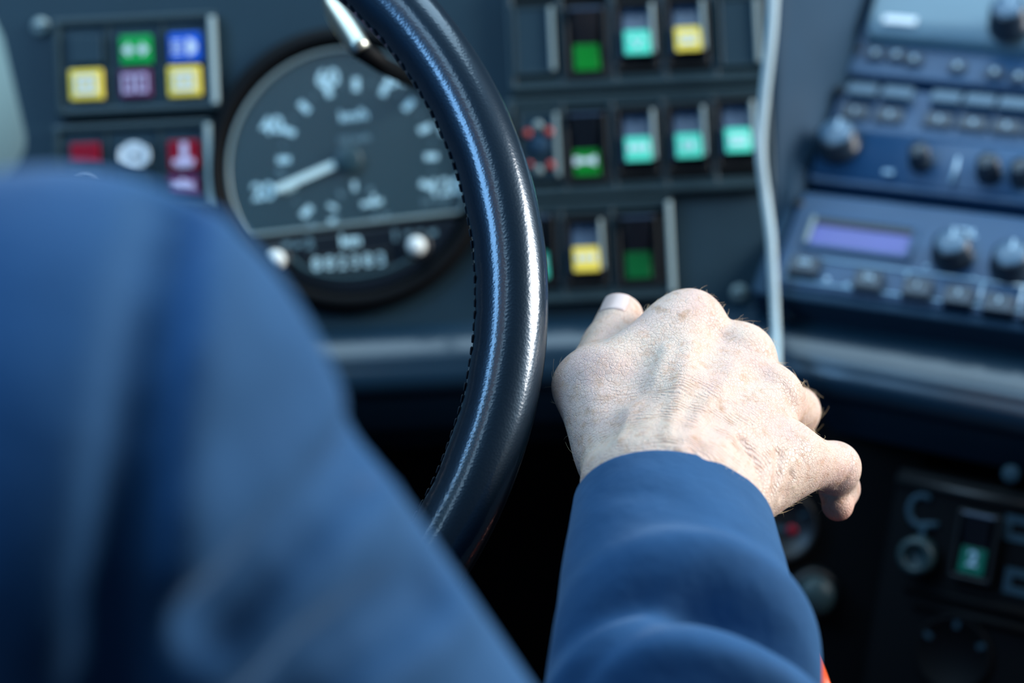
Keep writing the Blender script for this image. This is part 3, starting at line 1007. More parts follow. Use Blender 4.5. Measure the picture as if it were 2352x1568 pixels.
# upper unit: pale sloping hood with a strip of small buttons under it
t, cu_, cv_, h_ = unit('ticket_unit', vT0, vT1 + 0.06, 'topmost unit of the stack with pale grey hood above a button strip', 'radio')
C = (cu_, cv_)
y0 = loc_in(C, 1985, 95)[1]
prof = [(y0 - 0.004, -0.004), (y0, 0.006), (y0 + 0.008, 0.011), (y0 + 0.03, 0.012), (h_ / 2 - 0.002, 0.012), (h_ / 2 - 0.002, -0.004)]
hood = prism('hood', prof[::-1], -RW / 2 + 0.006, RW / 2 - 0.002, M['radiotop'], t, bevel=0.002, axis='x')
for px, py in ((2012, 128), (2060, 132), (2100, 142), (2200, 158), (2285, 172), (2340, 182)):
    x, y = loc_in(C, px, py)
    b_ = box('button', (0, 0, 0), (0.010, 0.0085, 0.005), M['buttondark'], t, bevel=0.001, loc=(x, y, zf + 0.001))
    box('mark', (0, 0, 0.0026), (0.003, 0.003, 0.0004), M['line'], b_)
x, y = loc_in(C, 2330, 62)
knob(t, x, y - 0.012, 0.012, 0.011, 0.016, face=True)
x, y = loc_in(C, 2080, 52)
box('label_strip', (0, 0, 0), (0.021, 0.006, 0.0006), M['icon'], t, bevel=0.0002, loc=(x, y - 0.010, 0.0122))
x, y = loc_in(C, 1962, 114)
lathe('screw', [(0.003, zf - 0.001), (0.003, zf + 0.0006), (0.0005, zf + 0.0006)], M['black'], t, n=16, loc=(x + 0.003, y, 0))

# ------------------------------------------------------------------ dark lower console, bottom right
lowc = empty('lower_console', LOW.at(2230, 1300), 'black lower console with knob, green-lensed switch and faint ridges at bottom right', 'console')
_lu, _lv = LOW.uv(2230, 1300)


def ll(px, py):
    u, v = LOW.uv(px, py)
    return u - _lu, v - _lv


a0, b0 = ll(2060, 1070), ll(2700, 1900)
box('panel', ((a0[0] + b0[0]) / 2, (a0[1] + b0[1]) / 2, -0.03), (b0[0] - a0[0], a0[1] - b0[1], 0.06), M['under'], lowc, bevel=0.004)
for (p0, p1, m_) in (((2062, 1100), (2420, 1182), 'black'), ((2080, 1345), (2420, 1424), 'under'), ((2100, 1385), (2420, 1462), 'under')):
    A, B = ll(*p0), ll(*p1)
    tube('ridge', [(A[0], A[1], 0.001), (B[0], A[1], 0.001)], 0.003, M[m_], lowc, n=8)
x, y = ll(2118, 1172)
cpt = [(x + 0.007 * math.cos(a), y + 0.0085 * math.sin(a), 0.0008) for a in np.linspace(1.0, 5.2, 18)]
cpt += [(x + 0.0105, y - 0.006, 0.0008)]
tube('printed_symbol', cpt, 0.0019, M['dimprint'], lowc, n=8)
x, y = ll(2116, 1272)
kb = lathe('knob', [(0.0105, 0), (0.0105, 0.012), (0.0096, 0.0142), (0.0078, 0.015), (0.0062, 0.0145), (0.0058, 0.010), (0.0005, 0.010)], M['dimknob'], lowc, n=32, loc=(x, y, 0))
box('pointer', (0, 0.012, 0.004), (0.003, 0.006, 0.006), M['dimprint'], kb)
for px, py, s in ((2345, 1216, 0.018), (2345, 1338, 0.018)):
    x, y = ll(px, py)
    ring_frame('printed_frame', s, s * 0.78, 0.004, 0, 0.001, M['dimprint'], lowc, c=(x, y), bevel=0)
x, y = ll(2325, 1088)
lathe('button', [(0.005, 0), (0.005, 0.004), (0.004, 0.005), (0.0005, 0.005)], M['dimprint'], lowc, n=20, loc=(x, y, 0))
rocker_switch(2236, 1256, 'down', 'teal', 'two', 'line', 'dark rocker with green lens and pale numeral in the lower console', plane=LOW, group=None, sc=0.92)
# round dial at the foot of the lower console
x, y = ll(2190, 1500)
lathe('dial', [(0.022, 0), (0.022, 0.003), (0.020, 0.004), (0.018, 0.002), (0.0005, 0.002)], M['under'], lowc, n=40, loc=(x, y, 0))
for a in (0.5, 1.6, 2.7):
    box('dial_mark', (0, 0, 0), (0.005, 0.003, 0.0005), M['dimprint'], lowc, loc=(x + 0.017 * math.cos(a), y + 0.017 * math.sin(a), 0.0026), rot=(0, 0, a))

# small gauge and knob low down behind the hand
GP = Plane(P(1800, 1215, 1.06), XAX, UP0)
g = empty('small_gauge', GP.at(1792, 1205), 'small dark round gauge with red pointer seen under the wrist', 'gauge')
lathe('case', [(0.021, -0.03), (0.021, 0.004), (0.019, 0.0055), (0.0175, 0.002), (0.0005, 0.002)], M['black'], g, n=40)
box('pointer', (0.0, -0.002, 0.003), (0.012, 0.003, 0.001), M['dimprint'], g, rot=(0, 0, -0.2))
lathe('pointer_tip', [(0.003, 0.0025), (0.003, 0.004), (0.0005, 0.004)], M['lampred'], g, n=16, loc=(0.006, -0.003, 0))
for a in (0.4, 1.3, 2.2):
    box('scale_mark', (0, 0, 0), (0.005, 0.002, 0.0005), M['dimprint'], g, loc=(0.0145 * math.cos(a), 0.0145 * math.sin(a), 0.0026), rot=(0, 0, a))
k2 = empty('control_knob', GP.at(1868, 1362), 'dim grey round knob low down beside the sleeve', 'knob')
lathe('knob_body', [(0.0105, -0.02), (0.0105, 0.012), (0.009, 0.015), (0.0005, 0.0152)], M['dimknob'], k2, n=28)
lathe('collar', [(0.015, -0.02), (0.015, 0.002), (0.0125, 0.004), (0.011, 0.004)], M['black'], k2, n=28)
# panel that carries them
gp_ = box('switch_board', (0, 0, 0), (0.16, 0.22, 0.012), M['under'], dash, bevel=0.003)
gp_.matrix_local = dash_inv @ GP.at(1830, 1350, -0.012)

# orange strap edge behind the sleeve
op = [P(1868, 1470, 0.80), P(1893, 1520, 0.79), P(1912, 1568, 0.78), P(1940, 1660, 0.775), P(1985, 1800, 0.775), Vector((0.19, 0.70, 0.35)), Vector((0.20, 0.72, 0.0))]
ost = smooth_path(op, 6)
verts, faces = [], []
for i, p in enumerate(ost):
    for du, dw_ in ((-0.012, 0), (-0.0015, -0.001), (-0.0005, 0.002), (-0.012, 0.004)):
        verts.append(Vector(p) + du * RC + dw_ * FWD)
for i in range(len(ost) - 1):
    for j in range(4):
        faces.append((i * 4 + j, i * 4 + (j + 1) % 4, (i + 1) * 4 + (j + 1) % 4, (i + 1) * 4 + j))
faces += [(3, 2, 1, 0), tuple(len(verts) - 4 + k for k in range(4))]
tag(raw('orange_strap', verts, faces, M['orange']), 'thin orange strap edge showing behind the lower sleeve', 'strap')

# ------------------------------------------------------------------ implicit surfaces for the driver
F32 = np.float32


def smin(a, b, k):
    h = np.clip(0.5 + 0.5 * (b - a) / k, 0, 1)
    return b + (a - b) * h - k * h * (1 - h)


def cap(p, a, b, r1, r2):
    a, b = np.array(tuple(a), F32), np.array(tuple(b), F32)
    ba = b - a
    pa = p - a
    h = np.clip(pa @ ba / F32(ba.dot(ba)), 0, 1)
    q = pa - h[:, None] * ba
    return np.sqrt((q * q).sum(1)) - (F32(r1) + h * F32(r2 - r1))


def ell(p, c, r, R=None):
    q = p - np.array(tuple(c), F32)
    if R is not None:
        q = q @ R
    r = np.array(r, F32)
    k0 = np.sqrt(((q / r) ** 2).sum(1))
    k1 = np.sqrt(((q / (r * r)) ** 2).sum(1)) + 1e-9
    return k0 * (k0 - 1) / k1


def poly_dist(p, pts):
    d = None
    for a, b in zip(pts[:-1], pts[1:]):
        c = cap(p, a, b, 0, 0)
        d = c if d is None else np.minimum(d, c)
    return d


def surface_nets(fn, lo, hi, h):
    lo, hi = np.array(lo, float), np.array(hi, float)
    n = np.ceil((hi - lo) / h).astype(int) + 1
    ax = [(lo[i] + h * np.arange(n[i])).astype(F32) for i in range(3)]
    V = np.empty(n, F32)
    st = 8                             # coarse pass: only blocks near the surface are sampled finely
    nb_ = -(-n // st)
    ca = [(lo[i] + h * (st * np.arange(nb_[i]) + (st - 1) / 2)).astype(F32) for i in range(3)]
    cg = np.stack(np.meshgrid(*ca, indexing='ij'), -1).reshape(-1, 3)
    vc = fn(cg).reshape(nb_)
    V[...] = vc.repeat(st, 0).repeat(st, 1).repeat(st, 2)[:n[0], :n[1], :n[2]]
    near = (np.abs(vc) < 1.5 * st * h + 0.004).repeat(st, 0).repeat(st, 1).repeat(st, 2)[:n[0], :n[1], :n[2]]
    ii = np.argwhere(near)
    for k in range(0, len(ii), 300000):
        c = ii[k:k + 300000]
        V[tuple(c.T)] = fn(np.stack([ax[a][c[:, a]] for a in range(3)], 1))
    S = V < 0
    cnt = np.zeros(n - 1, np.int8)
    for dx in (0, 1):
        for dy in (0, 1):
            for dz in (0, 1):
                cnt += S[dx:n[0] - 1 + dx, dy:n[1] - 1 + dy, dz:n[2] - 1 + dz]
    idx = np.argwhere((cnt > 0) & (cnt < 8))
    cid = np.full(n - 1, -1, np.int32)
    cid[tuple(idx.T)] = np.arange(len(idx))
    acc = np.zeros((len(idx), 3))
    num = np.zeros(len(idx))
    cs = [(0, 0, 0), (1, 0, 0), (0, 1, 0), (1, 1, 0), (0, 0, 1), (1, 0, 1), (0, 1, 1), (1, 1, 1)]
    for a in range(8):
        for b in range(a + 1, 8):
            A, B = np.array(cs[a]), np.array(cs[b])
            if abs(A - B).sum() != 1:
                continue
            va = V[tuple((idx + A).T)]
            vb = V[tuple((idx + B).T)]
            mk = (va < 0) != (vb < 0)
            t = np.where(mk, va / np.where(mk, va - vb, 1), 0)
            acc += np.where(mk[:, None], A + t[:, None] * (B - A), 0)
            num += mk
    vt = lo + h * (idx + acc / num[:, None])
    quads = []
    for axis in range(3):
        sl0, sl1 = [slice(1, -1)] * 3, [slice(1, -1)] * 3
        sl0[axis], sl1[axis] = slice(0, -1), slice(1, None)
        a, b = S[tuple(sl0)], S[tuple(sl1)]
        e = np.argwhere(a != b)
        ins = a[tuple(e.T)]
        off = np.ones(3, int)
        off[axis] = 0
        e = e + off
        u, w = (axis + 1) % 3, (axis + 2) % 3
        q = []
        for du, dw in ((-1, -1), (0, -1), (0, 0), (-1, 0)):
            c = e.copy()
            c[:, u] += du
            c[:, w] += dw
            q.append(cid[tuple(c.T)])
        q = np.stack(q, 1)
        q[~ins] = q[~ins][:, ::-1]
        quads.append(q)
    q = np.concatenate(quads)
    q = q[(q >= 0).all(1)]
    for _ in range(3):                 # settle the vertices on the true surface
        v = vt.astype(F32)
        f0 = fn(v)
        e = F32(h * 0.25)
        g = np.stack([(fn(v + e * np.eye(3, dtype=F32)[k]) - fn(v - e * np.eye(3, dtype=F32)[k])) / (2 * e) for k in range(3)], 1)
        gn = (g * g).sum(1) + 1e-6
        vt = vt - np.clip(f0 / gn, -h, h)[:, None] * g * 0.8
    return vt, q, g / np.sqrt(gn)[:, None]


def np_mesh(name, v, q):
    me = bpy.data.meshes.new(name)
    me.vertices.add(len(v))
    me.vertices.foreach_set('co', np.ascontiguousarray(v, np.float32).ravel())
    me.loops.add(len(q) * 4)
    me.loops.foreach_set('vertex_index', np.ascontiguousarray(q, np.int32).ravel())
    me.polygons.add(len(q))
    me.polygons.foreach_set('loop_start', np.arange(0, len(q) * 4, 4, dtype=np.int32))
    me.polygons.foreach_set('loop_total', np.full(len(q), 4, np.int32))
    me.update(calc_edges=True)
    me.validate()
    return me


HS = 1.05


def H(px, py, d):
    return P(px, py, d * HS)


# joints of the right hand (photograph pixel, distance)
RADIUS, ULNA = H(1442, 1118, 0.668), H(1648, 1172, 0.660)
RADIUS2, ULNA2 = H(1475, 1560, 0.600), H(1660, 1590, 0.596)
K2, K3, K4, K5 = H(1584, 745, 0.735), H(1700, 822, 0.733), H(1768, 918, 0.722), H(1800, 1048, 0.704)
mm = 0.001 * HS
FINGERS = [
    [(K2, 11.5), (H(1602, 812, 0.776), 9.8), (H(1590, 890, 0.772), 8.6), (H(1575, 930, 0.752), 7.4)],
    [(K3, 11.5), (H(1722, 880, 0.778), 9.8), (H(1705, 962, 0.775), 8.6), (H(1690, 1005, 0.755), 7.4)],
    [(K4, 11.0), (H(1827, 944, 0.760), 9.6), (H(1805, 1020, 0.766), 8.2), (H(1780, 1060, 0.748), 7.2)],
    [(K5, 10.6), (H(1852, 1062, 0.712), 10.2), (H(1916, 1074, 0.726), 9.8), (H(1929, 1122, 0.744), 7.4), (H(1924, 1160, 0.733), 6.3)],
]
CMC, TMC, TIP_J, TTIP = H(1428, 1035, 0.692), H(1349, 888, 0.714), H(1396, 800, 0.742), H(1426, 728, 0.757)


def grooves(p, d, lst):
    for pts, w, a in lst:
        q = poly_dist(p, pts)
        d = d + F32(a) * np.exp(-(q / F32(w)) ** 2)
    return d


HAND_LINES = []


def hand_base(p):
    # forearm and wrist
    d = smin(cap(p, RADIUS, RADIUS2, 16.5 * mm, 12 * mm), cap(p, ULNA, ULNA2, 14.2 * mm, 12 * mm), 0.014)
    d = smin(d, cap(p, (RADIUS + ULNA) / 2, (RADIUS2 + ULNA2) / 2, 20 * mm, 14 * mm), 0.014)
    # metacarpals
    palm = None
    w0 = [RADIUS.lerp(ULNA, t) for t in (0.25, 0.45, 0.62, 0.80)]
    for w, k, r1, r2 in zip(w0, (K2, K3, K4, K5), (15.5, 16, 14, 11.5), (12.5, 12.5, 12, 12)):
        c = cap(p, w, k, r1 * mm, r2 * mm)
        palm = c if palm is None else smin(palm, c, 0.013)
    # knuckle heads
    for k, r in ((K2, 12.2), (K3, 12.0), (K4, 11.0), (K5, 10.8)):
        palm = smin(palm, cap(p, k, k + Vector((0, 0, 0.0001)), r * mm, r * mm), 0.005)
    # heel of the little-finger side and ball of the thumb
    palm = smin(palm, cap(p, H(1700, 1142, 0.684), H(1800, 1078, 0.702), 12.0 * mm, 11.5 * mm), 0.012)
    palm = smin(palm, cap(p, CMC, TMC, 17.5 * mm, 12.4 * mm), 0.014)
    palm = smin(palm, cap(p, H(1450, 1030, 0.698), H(1545, 800, 0.735), 15 * mm, 12 * mm), 0.014)
    palm = smin(palm, cap(p, H(1400, 960, 0.712), H(1560, 830, 0.742), 11 * mm, 9 * mm), 0.012)
    palm = smin(palm, cap(p, H(1532, 764, 0.728), H(1402, 852, 0.712), 10.5 * mm, 10.5 * mm), 0.010)
    d = smin(d, palm, 0.014)
    fu = None
    for fng in FINGERS:
        f = None
        for (a, r1), (b, r2) in zip(fng[:-1], fng[1:]):
            c = cap(p, a, b, r1 * mm, r2 * mm)
            f = c if f is None else smin(f, c, 0.0035)
        fu = f if fu is None else smin(fu, f, 0.0015)
    th = smin(cap(p, TMC, TIP_J, 12.0 * mm, 10.4 * mm), cap(p, TIP_J, TTIP, 10.3 * mm, 9.3 * mm), 0.004)
    fu = np.minimum(fu, th)
    return smin(d, fu, 0.007)


def march(fn, px, py, d0=0.3, d1=1.0):
    """First surface point of an implicit body along a photograph ray."""
    ds = np.arange(d0, d1, 0.0008)
    o, dr = np.array(tuple(CAM)), np.array(tuple(P(px, py, 1.0) - CAM))
    pts = (o + ds[:, None] * dr).astype(F32)
    v = fn(pts)
    i = np.argmax(v < 0)
    if v[i] >= 0:
        i = np.argmin(v)
    return Vector(pts[i])


def trace(fn, pix):
    return [march(fn, x, y) for x, y in pix]


HAND_LINES = [
    # skin folds towards the wrist on the little-finger side
    (trace(hand_base, ((1700, 1010), (1735, 1060), (1752, 1120), (1748, 1180))), 0.0022, 0.0022),
    (trace(hand_base, ((1790, 1040), (1786, 1090), (1772, 1130), (1762, 1160))), 0.0018, 0.0019),
    (trace(hand_base, ((1818, 1090), (1808, 1120), (1796, 1142))), 0.0017, 0.0017),
    (trace(hand_base, ((1770, 1060), (1766, 1110), (1758, 1150))), 0.0012, -0.0007),
    # crease where the ring finger leaves the hand and between ring and little finger
    (trace(hand_base, ((1800, 892), (1820, 930), (1840, 985))), 0.0030, 0.0009),
    # creases over the little finger's middle joint
    (trace(hand_base, ((1955, 1050), (1945, 1095), (1925, 1118))), 0.0010, 0.0007),
    # tendons and veins raised over the back of the hand
    (trace(hand_base, ((1590, 790), (1560, 900), (1535, 1010))), 0.0035, -0.0010),
    (trace(hand_base, ((1690, 850), (1620, 930), (1565, 1030))), 0.0035, -0.0010),
    (trace(hand_base, ((1760, 940), (1680, 1000), (1610, 1070))), 0.0035, -0.0008),
    (trace(hand_base, ((1420, 1010), (1440, 940), (1500, 880), (1530, 800))), 0.0028, -0.0007),
    # hollow between thumb root and first metacarpal, hollows between knuckles
    (trace(hand_base, ((1470, 900), (1410, 930), (1390, 1000))), 0.008, 0.0022),
    (trace(hand_base, ((1650, 770), (1620, 830))), 0.006, 0.0020),
    (trace(hand_base, ((1745, 860), (1700, 900))), 0.006, 0.0016),
]


def hand_sdf(p):
    return grooves(p, hand_base(p), HAND_LINES)


pts_all = [RADIUS, ULNA, RADIUS2, ULNA2, CMC, TMC, TIP_J, TTIP] + [a for f in FINGERS for a, _ in f]
lo = [min(p[i] for p in pts_all) - 0.03 for i in range(3)]
hi = [max(p[i] for p in pts_all) + 0.03 for i in range(3)]
hv, hq, hn = surface_nets(hand_sdf, lo, hi, 0.00115)


def skin_mat():
    m = bpy.data.materials.new('skin')
    m.use_nodes = True
    nt = m.node_tree
    N, Lk = nt.nodes, nt.links
    b = N['Principled BSDF']
    b.inputs['Roughness'].default_value = 0.46
    b.inputs['Specular IOR Level'].default_value = 0.42
    b.inputs['Subsurface Weight'].default_value = 0.18
    b.inputs['Subsurface Radius'].default_value = (1.0, 0.35, 0.2)
    b.inputs['Subsurface Scale'].default_value = 0.004
    tc = N.new('ShaderNodeTexCoord')

    def noise(scale, detail=4, rough=0.5):
        n = N.new('ShaderNodeTexNoise')
        n.inputs['Scale'].default_value = scale
        n.inputs['Detail'].default_value = detail
        n.inputs['Roughness'].default_value = rough
        Lk.new(tc.outputs['Object'], n.inputs['Vector'])
        return n

    def ramp(src, p0, p1):
        r = N.new('ShaderNodeMapRange')
        r.inputs['From Min'].default_value, r.inputs['From Max'].default_value = p0, p1
        r.clamp = True
        Lk.new(src, r.inputs['Value'])
        return r.outputs['Result']

    def mixc(fac, a, bcol):
        x = N.new('ShaderNodeMix')
        x.data_type = 'RGBA'
        Lk.new(fac, x.inputs['Factor'])
        if isinstance(a, tuple):
            x.inputs['A'].default_value = a
        else:
            Lk.new(a, x.inputs['A'])
        x.inputs['B'].default_value = bcol
        return x.outputs['Result']
    c = mixc(ramp(noise(38).outputs['Fac'], 0.35, 0.7), (0.72, 0.56, 0.46, 1), (0.70, 0.48, 0.42, 1))
    c = mixc(ramp(noise(240, 5).outputs['Fac'], 0.52, 0.75), c, (0.62, 0.40, 0.29, 1))
    n1 = noise(95, 3)
    c = mixc(ramp(n1.outputs['Fac'], 0.65, 0.76), c, (0.50, 0.31, 0.21, 1))
    # fine creases running across the back of the hand, round the wrist
    gp = N.new('ShaderNodeNewGeometry')
    wc = H(1440, 1330, 0.60)
    ds = N.new('ShaderNodeVectorMath')
    ds.operation = 'DISTANCE'
    warp = N.new('ShaderNodeVectorMath')
    warp.operation = 'SCALE'
    nw = noise(70, 3)
    Lk.new(nw.outputs['Color'], warp.inputs[0])
    warp.inputs['Scale'].default_value = 0.010
    ad = N.new('ShaderNodeVectorMath')
    ad.operation = 'ADD'
    Lk.new(gp.outputs['Position'], ad.inputs[0])
    Lk.new(warp.outputs['Vector'], ad.inputs[1])
    Lk.new(ad.outputs['Vector'], ds.inputs[0])
    ds.inputs[1].default_value = wc
    mu = N.new('ShaderNodeMath')
    mu.operation = 'MULTIPLY'
    mu.inputs[1].default_value = 2 * math.pi / 0.0019
    Lk.new(ds.outputs['Value'], mu.inputs[0])
    sn = N.new('ShaderNodeMath')
    sn.operation = 'SINE'
    Lk.new(mu.outputs[0], sn.inputs[0])
    # strongest on the back of the hand
    d2 = N.new('ShaderNodeVectorMath')
    d2.operation = 'DISTANCE'
    Lk.new(gp.outputs['Position'], d2.inputs[0])
    d2.inputs[1].default_value = H(1590, 985, 0.668)
    msk = N.new('ShaderNodeMapRange')
    msk.inputs['From Min'].default_value, msk.inputs['From Max'].default_value = 0.048, 0.014
    msk.clamp = True
    Lk.new(d2.outputs['Value'], msk.inputs['Value'])
    brk = ramp(noise(130, 3).outputs['Fac'], 0.40, 0.62)
    m1 = N.new('ShaderNodeMath')
    m1.operation = 'MULTIPLY'
    Lk.new(msk.outputs['Result'], m1.inputs[0])
    Lk.new(brk, m1.inputs[1])
    wr = N.new('ShaderNodeMath')
    wr.operation = 'MULTIPLY'
    Lk.new(sn.outputs[0], wr.inputs[0])
    Lk.new(m1.outputs[0], wr.inputs[1])
    # skin pores / crazed creases
    vo = N.new('ShaderNodeTexVoronoi')
    vo.feature = 'DISTANCE_TO_EDGE'
    vo.inputs['Scale'].default_value = 620
    wv = N.new('ShaderNodeVectorMath')
    wv.operation = 'SCALE'
    nv = noise(200, 2)
    Lk.new(nv.outputs['Color'], wv.inputs[0])
    wv.inputs['Scale'].default_value = 0.0025
    av = N.new('ShaderNodeVectorMath')
    av.operation = 'ADD'
    Lk.new(tc.outputs['Object'], av.inputs[0])
    Lk.new(wv.outputs['Vector'], av.inputs[1])
    Lk.new(av.outputs['Vector'], vo.inputs['Vector'])
    vr = ramp(vo.outputs['Distance'], 0.0, 0.10)
    # darker brown tone in the creases
    cr = N.new('ShaderNodeMath')
    cr.operation = 'MULTIPLY'
    Lk.new(ramp(wr.outputs[0], -0.1, -0.9), cr.inputs[0])
    cr.inputs[1].default_value = 0.45
    c = mixc(cr.outputs[0], c, (0.55, 0.28, 0.18, 1))
    # fingertips redder
    d3 = N.new('ShaderNodeVectorMath')
    d3.operation = 'DISTANCE'
    Lk.new(gp.outputs['Position'], d3.inputs[0])
    d3.inputs[1].default_value = H(1918, 1180, 0.735)
    c = mixc(ramp(d3.outputs['Value'], 0.012, 0.0), c, (0.72, 0.22, 0.13, 1))
    Lk.new(c, b.inputs['Base Color'])
    bp = N.new('ShaderNodeBump')
    bp.inputs['Strength'].default_value = 0.6
    bp.inputs['Distance'].default_value = 0.0005
    Lk.new(wr.outputs[0], bp.inputs['Height'])
    bp2 = N.new('ShaderNodeBump')
    bp2.inputs['Strength'].default_value = 0.5
    bp2.inputs['Distance'].default_value = 0.0004
    Lk.new(vr, bp2.inputs['Height'])
    Lk.new(bp.outputs['Normal'], bp2.inputs['Normal'])
    bp3 = N.new('ShaderNodeBump')
    bp3.inputs['Strength'].default_value = 0.5
    bp3.inputs['Distance'].default_value = 0.0015
    Lk.new(noise(150, 5, 0.6).outputs['Fac'], bp3.inputs['Height'])
    Lk.new(bp2.outputs['Normal'], bp3.inputs['Normal'])
    Lk.new(bp3.outputs['Normal'], b.inputs['Normal'])
    return m


M['skin'] = skin_mat()

# ------------------------------------------------------------------ driver: trunk, jacket, head
S = P(140, 1010, 0.42)                                   # right shoulder joint
TW = math.radians(50)
across = Vector((-math.cos(TW), math.sin(TW), 0))        # from right to left shoulder
front = Vector((math.sin(TW), math.cos(TW), 0))
S2 = S + 0.34 * across
NB = S + 0.17 * across + Vector((0, 0, 0.02)) + front * -0.01
ELB = P(1430, 2580, 0.535)
HIP = S + 0.17 * across + Vector((0, 0, -0.46)) + front * 0.03
person = empty('person', Matrix.Translation((HIP.x, HIP.y, 0.0)),
               'driver in navy blue jacket seen over the shoulder, bare right hand reaching past the wheel', 'person')
pinv = person.matrix_world.inverted()
Rz = np.array([[-across.x, front.x, 0], [-across.y, front.y, 0], [0, 0, 1]], F32)


def jacket_base(p):
    mid = S + 0.17 * across + Vector((0, 0, -0.052))
    d = smin(cap(p, S, mid, 0.058, 0.056), cap(p, mid, S2, 0.056, 0.058), 0.02)
    d = smin(d, ell(p, S + 0.17 * across + Vector((0, 0, -0.27)), (0.19, 0.115, 0.25), Rz), 0.05)
    d = smin(d, cap(p, mid + Vector((0, 0, 0.01)), NB + Vector((0, 0, 0.012)), 0.062, 0.068), 0.03)
    d = smin(d, ell(p, HIP + Vector((0, 0, 0.05)), (0.18, 0.12, 0.14), Rz), 0.05)
    arm = cap(p, S, ELB, 0.057, 0.050)
    d = smin(d, arm, 0.018)
    le = S2 + Vector((-0.06, 0.05, -0.27))
    lw = WC - we1 * 0.20 + WN * 0.035 - we2 * 0.09
    la = smin(cap(p, S2, le, 0.058, 0.050), cap(p, le, lw, 0.050, 0.038), 0.02)
    return smin(d, la, 0.02)


LE_W = WC - we1 * 0.20 + WN * 0.035 - we2 * 0.09
JACKET_LINES = [
    (trace(jacket_base, ((395, 470), (360, 640), (330, 860), (310, 1050), (280, 1300), (250, 1560), (240, 1750))), 0.0050, 0.0230),
    (trace(jacket_base, ((845, 1010), (760, 1130), (640, 1270), (500, 1420))), 0.007, 0.0130),
    (trace(jacket_base, ((985, 1360), (860, 1430), (720, 1530), (600, 1660))), 0.007, 0.0140),
    (trace(jacket_base, ((880, 1120), (760, 1270), (620, 1420), (480, 1560))), 0.007, -0.0045),
    (trace(jacket_base, ((1060, 1400), (960, 1480), (830, 1600))), 0.007, -0.004),
    (trace(jacket_base, ((480, 520), (470, 760), (450, 1000), (420, 1250))), 0.010, -0.004),
    (trace(jacket_base, ((700, 900), (600, 960), (520, 1010))), 0.012, 0.003),
]


def jacket_sdf(p):
    return grooves(p, jacket_base(p), JACKET_LINES)


jp = [S, S2, ELB, HIP, LE_W, S2 + Vector((-0.06, 0.05, -0.27))]
lo = [min(p[i] for p in jp) - 0.20 for i in range(3)]
hi = [max(p[i] for p in jp) + 0.20 for i in range(3)]
lo[2], hi[2] = HIP.z - 0.14, S.z + 0.12
jv, jq, jn = surface_nets(jacket_sdf, lo, hi, 0.0038)
jme = np_mesh('jacket', jv - np.array(tuple(person.location)), jq)
jacket = link_mesh('jacket', jme, M['cloth'], person)

# head and neck share the skin mesh with the hand
HC = NB + Vector((0, 0, 0.255)) + front * 0.03


def head_sdf(p):
    d = cap(p, NB - Vector((0, 0, 0.02)), HC + Vector((0, 0, -0.06)), 0.058, 0.055)
    d = smin(d, ell(p, HC + Vector((0, 0, 0.025)) - front * 0.012, (0.076, 0.098, 0.092), Rz), 0.02)
    d = smin(d, ell(p, HC + Vector((0, 0, -0.045)) + front * 0.028, (0.058, 0.068, 0.078), Rz), 0.02)
    d = smin(d, cap(p, HC + front * 0.088 + Vector((0, 0, 0.012)), HC + front * 0.108 + Vector((0, 0, -0.028)), 0.009, 0.014), 0.010)
    for s in (-1, 1):
        e = HC + across * (0.032 * s) + front * 0.090 + Vector((0, 0, 0.014))
        d = np.maximum(d, -(cap(p, e, e + front * 0.02, 0.012, 0.012)) - 0.004)
        a = HC + across * (0.077 * s) + Vector((0, 0, -0.008))
        d = smin(d, ell(p, a, (0.010, 0.020, 0.033), Rz), 0.006)
    mth = HC + front * 0.094 + Vector((0, 0, -0.066))
    d = smin(d, cap(p, mth + across * 0.018, mth - across * 0.018, 0.009, 0.009), 0.006)
    q = cap(p, mth + across * 0.022 + front * 0.010, mth - across * 0.022 + front * 0.010, 0.0, 0.0)
    return d + 0.002 * np.exp(-(q / 0.002) ** 2)


bv, bq, bn = surface_nets(head_sdf, [HC[i] - (0.14, 0.14, 0.27)[i] for i in range(3)], [HC[i] + (0.14, 0.14, 0.15)[i] for i in range(3)], 0.004)
# left hand: mirror of the right one carried to the left wrist
wr_c = np.array(tuple((RADIUS + ULNA) / 2))
fa = np.array(tuple(((RADIUS + ULNA) / 2 - (RADIUS2 + ULNA2) / 2).normalized()))
lat = np.array(tuple((ULNA - RADIUS).normalized()))
lat = lat - fa * lat.dot(fa)
lat /= np.linalg.norm(lat)
dor = np.cross(fa, lat)
le_ = S2 + Vector((-0.06, 0.05, -0.27))
fa2 = np.array(tuple((LE_W - le_).normalized()))
lat2 = -np.array(tuple(we1)) * 1.0
lat2 = lat2 - fa2 * lat2.dot(fa2)
lat2 /= np.linalg.norm(lat2)
dor2 = -np.cross(fa2, lat2)
rel = hv - wr_c
lhv = np.array(tuple(LE_W)) + rel.dot(fa)[:, None] * fa2 + rel.dot(lat)[:, None] * lat2 + rel.dot(dor)[:, None] * dor2
base = np.array(tuple(person.location))
sv = np.concatenate([hv, bv, lhv]) - base
sq = np.concatenate([hq, bq + len(hv), hq[:, ::-1] + len(hv) + len(bv)])
body = link_mesh('body', np_mesh('body', sv, sq), None, person)
body.data.materials.append(M['skin'])


# hair cap
def hair_sdf(p):
    d = ell(p, HC + Vector((0, 0, 0.034)) - front * 0.018, (0.082, 0.102, 0.095), Rz)
    pl = (p - np.array(tuple(HC + front * 0.03 + Vector((0, 0, 0.03))), F32)) @ np.array(tuple((front * 0.8 + Vector((0, 0, -0.6))).normalized()), F32)
    return np.maximum(d, pl)


xv, xq, xn = surface_nets(hair_sdf, [HC[i] - 0.13 for i in range(3)], [HC[i] + 0.15 for i in range(3)], 0.005)
link_mesh('hair', np_mesh('hair', xv - base, xq), M['hairdark'], person)

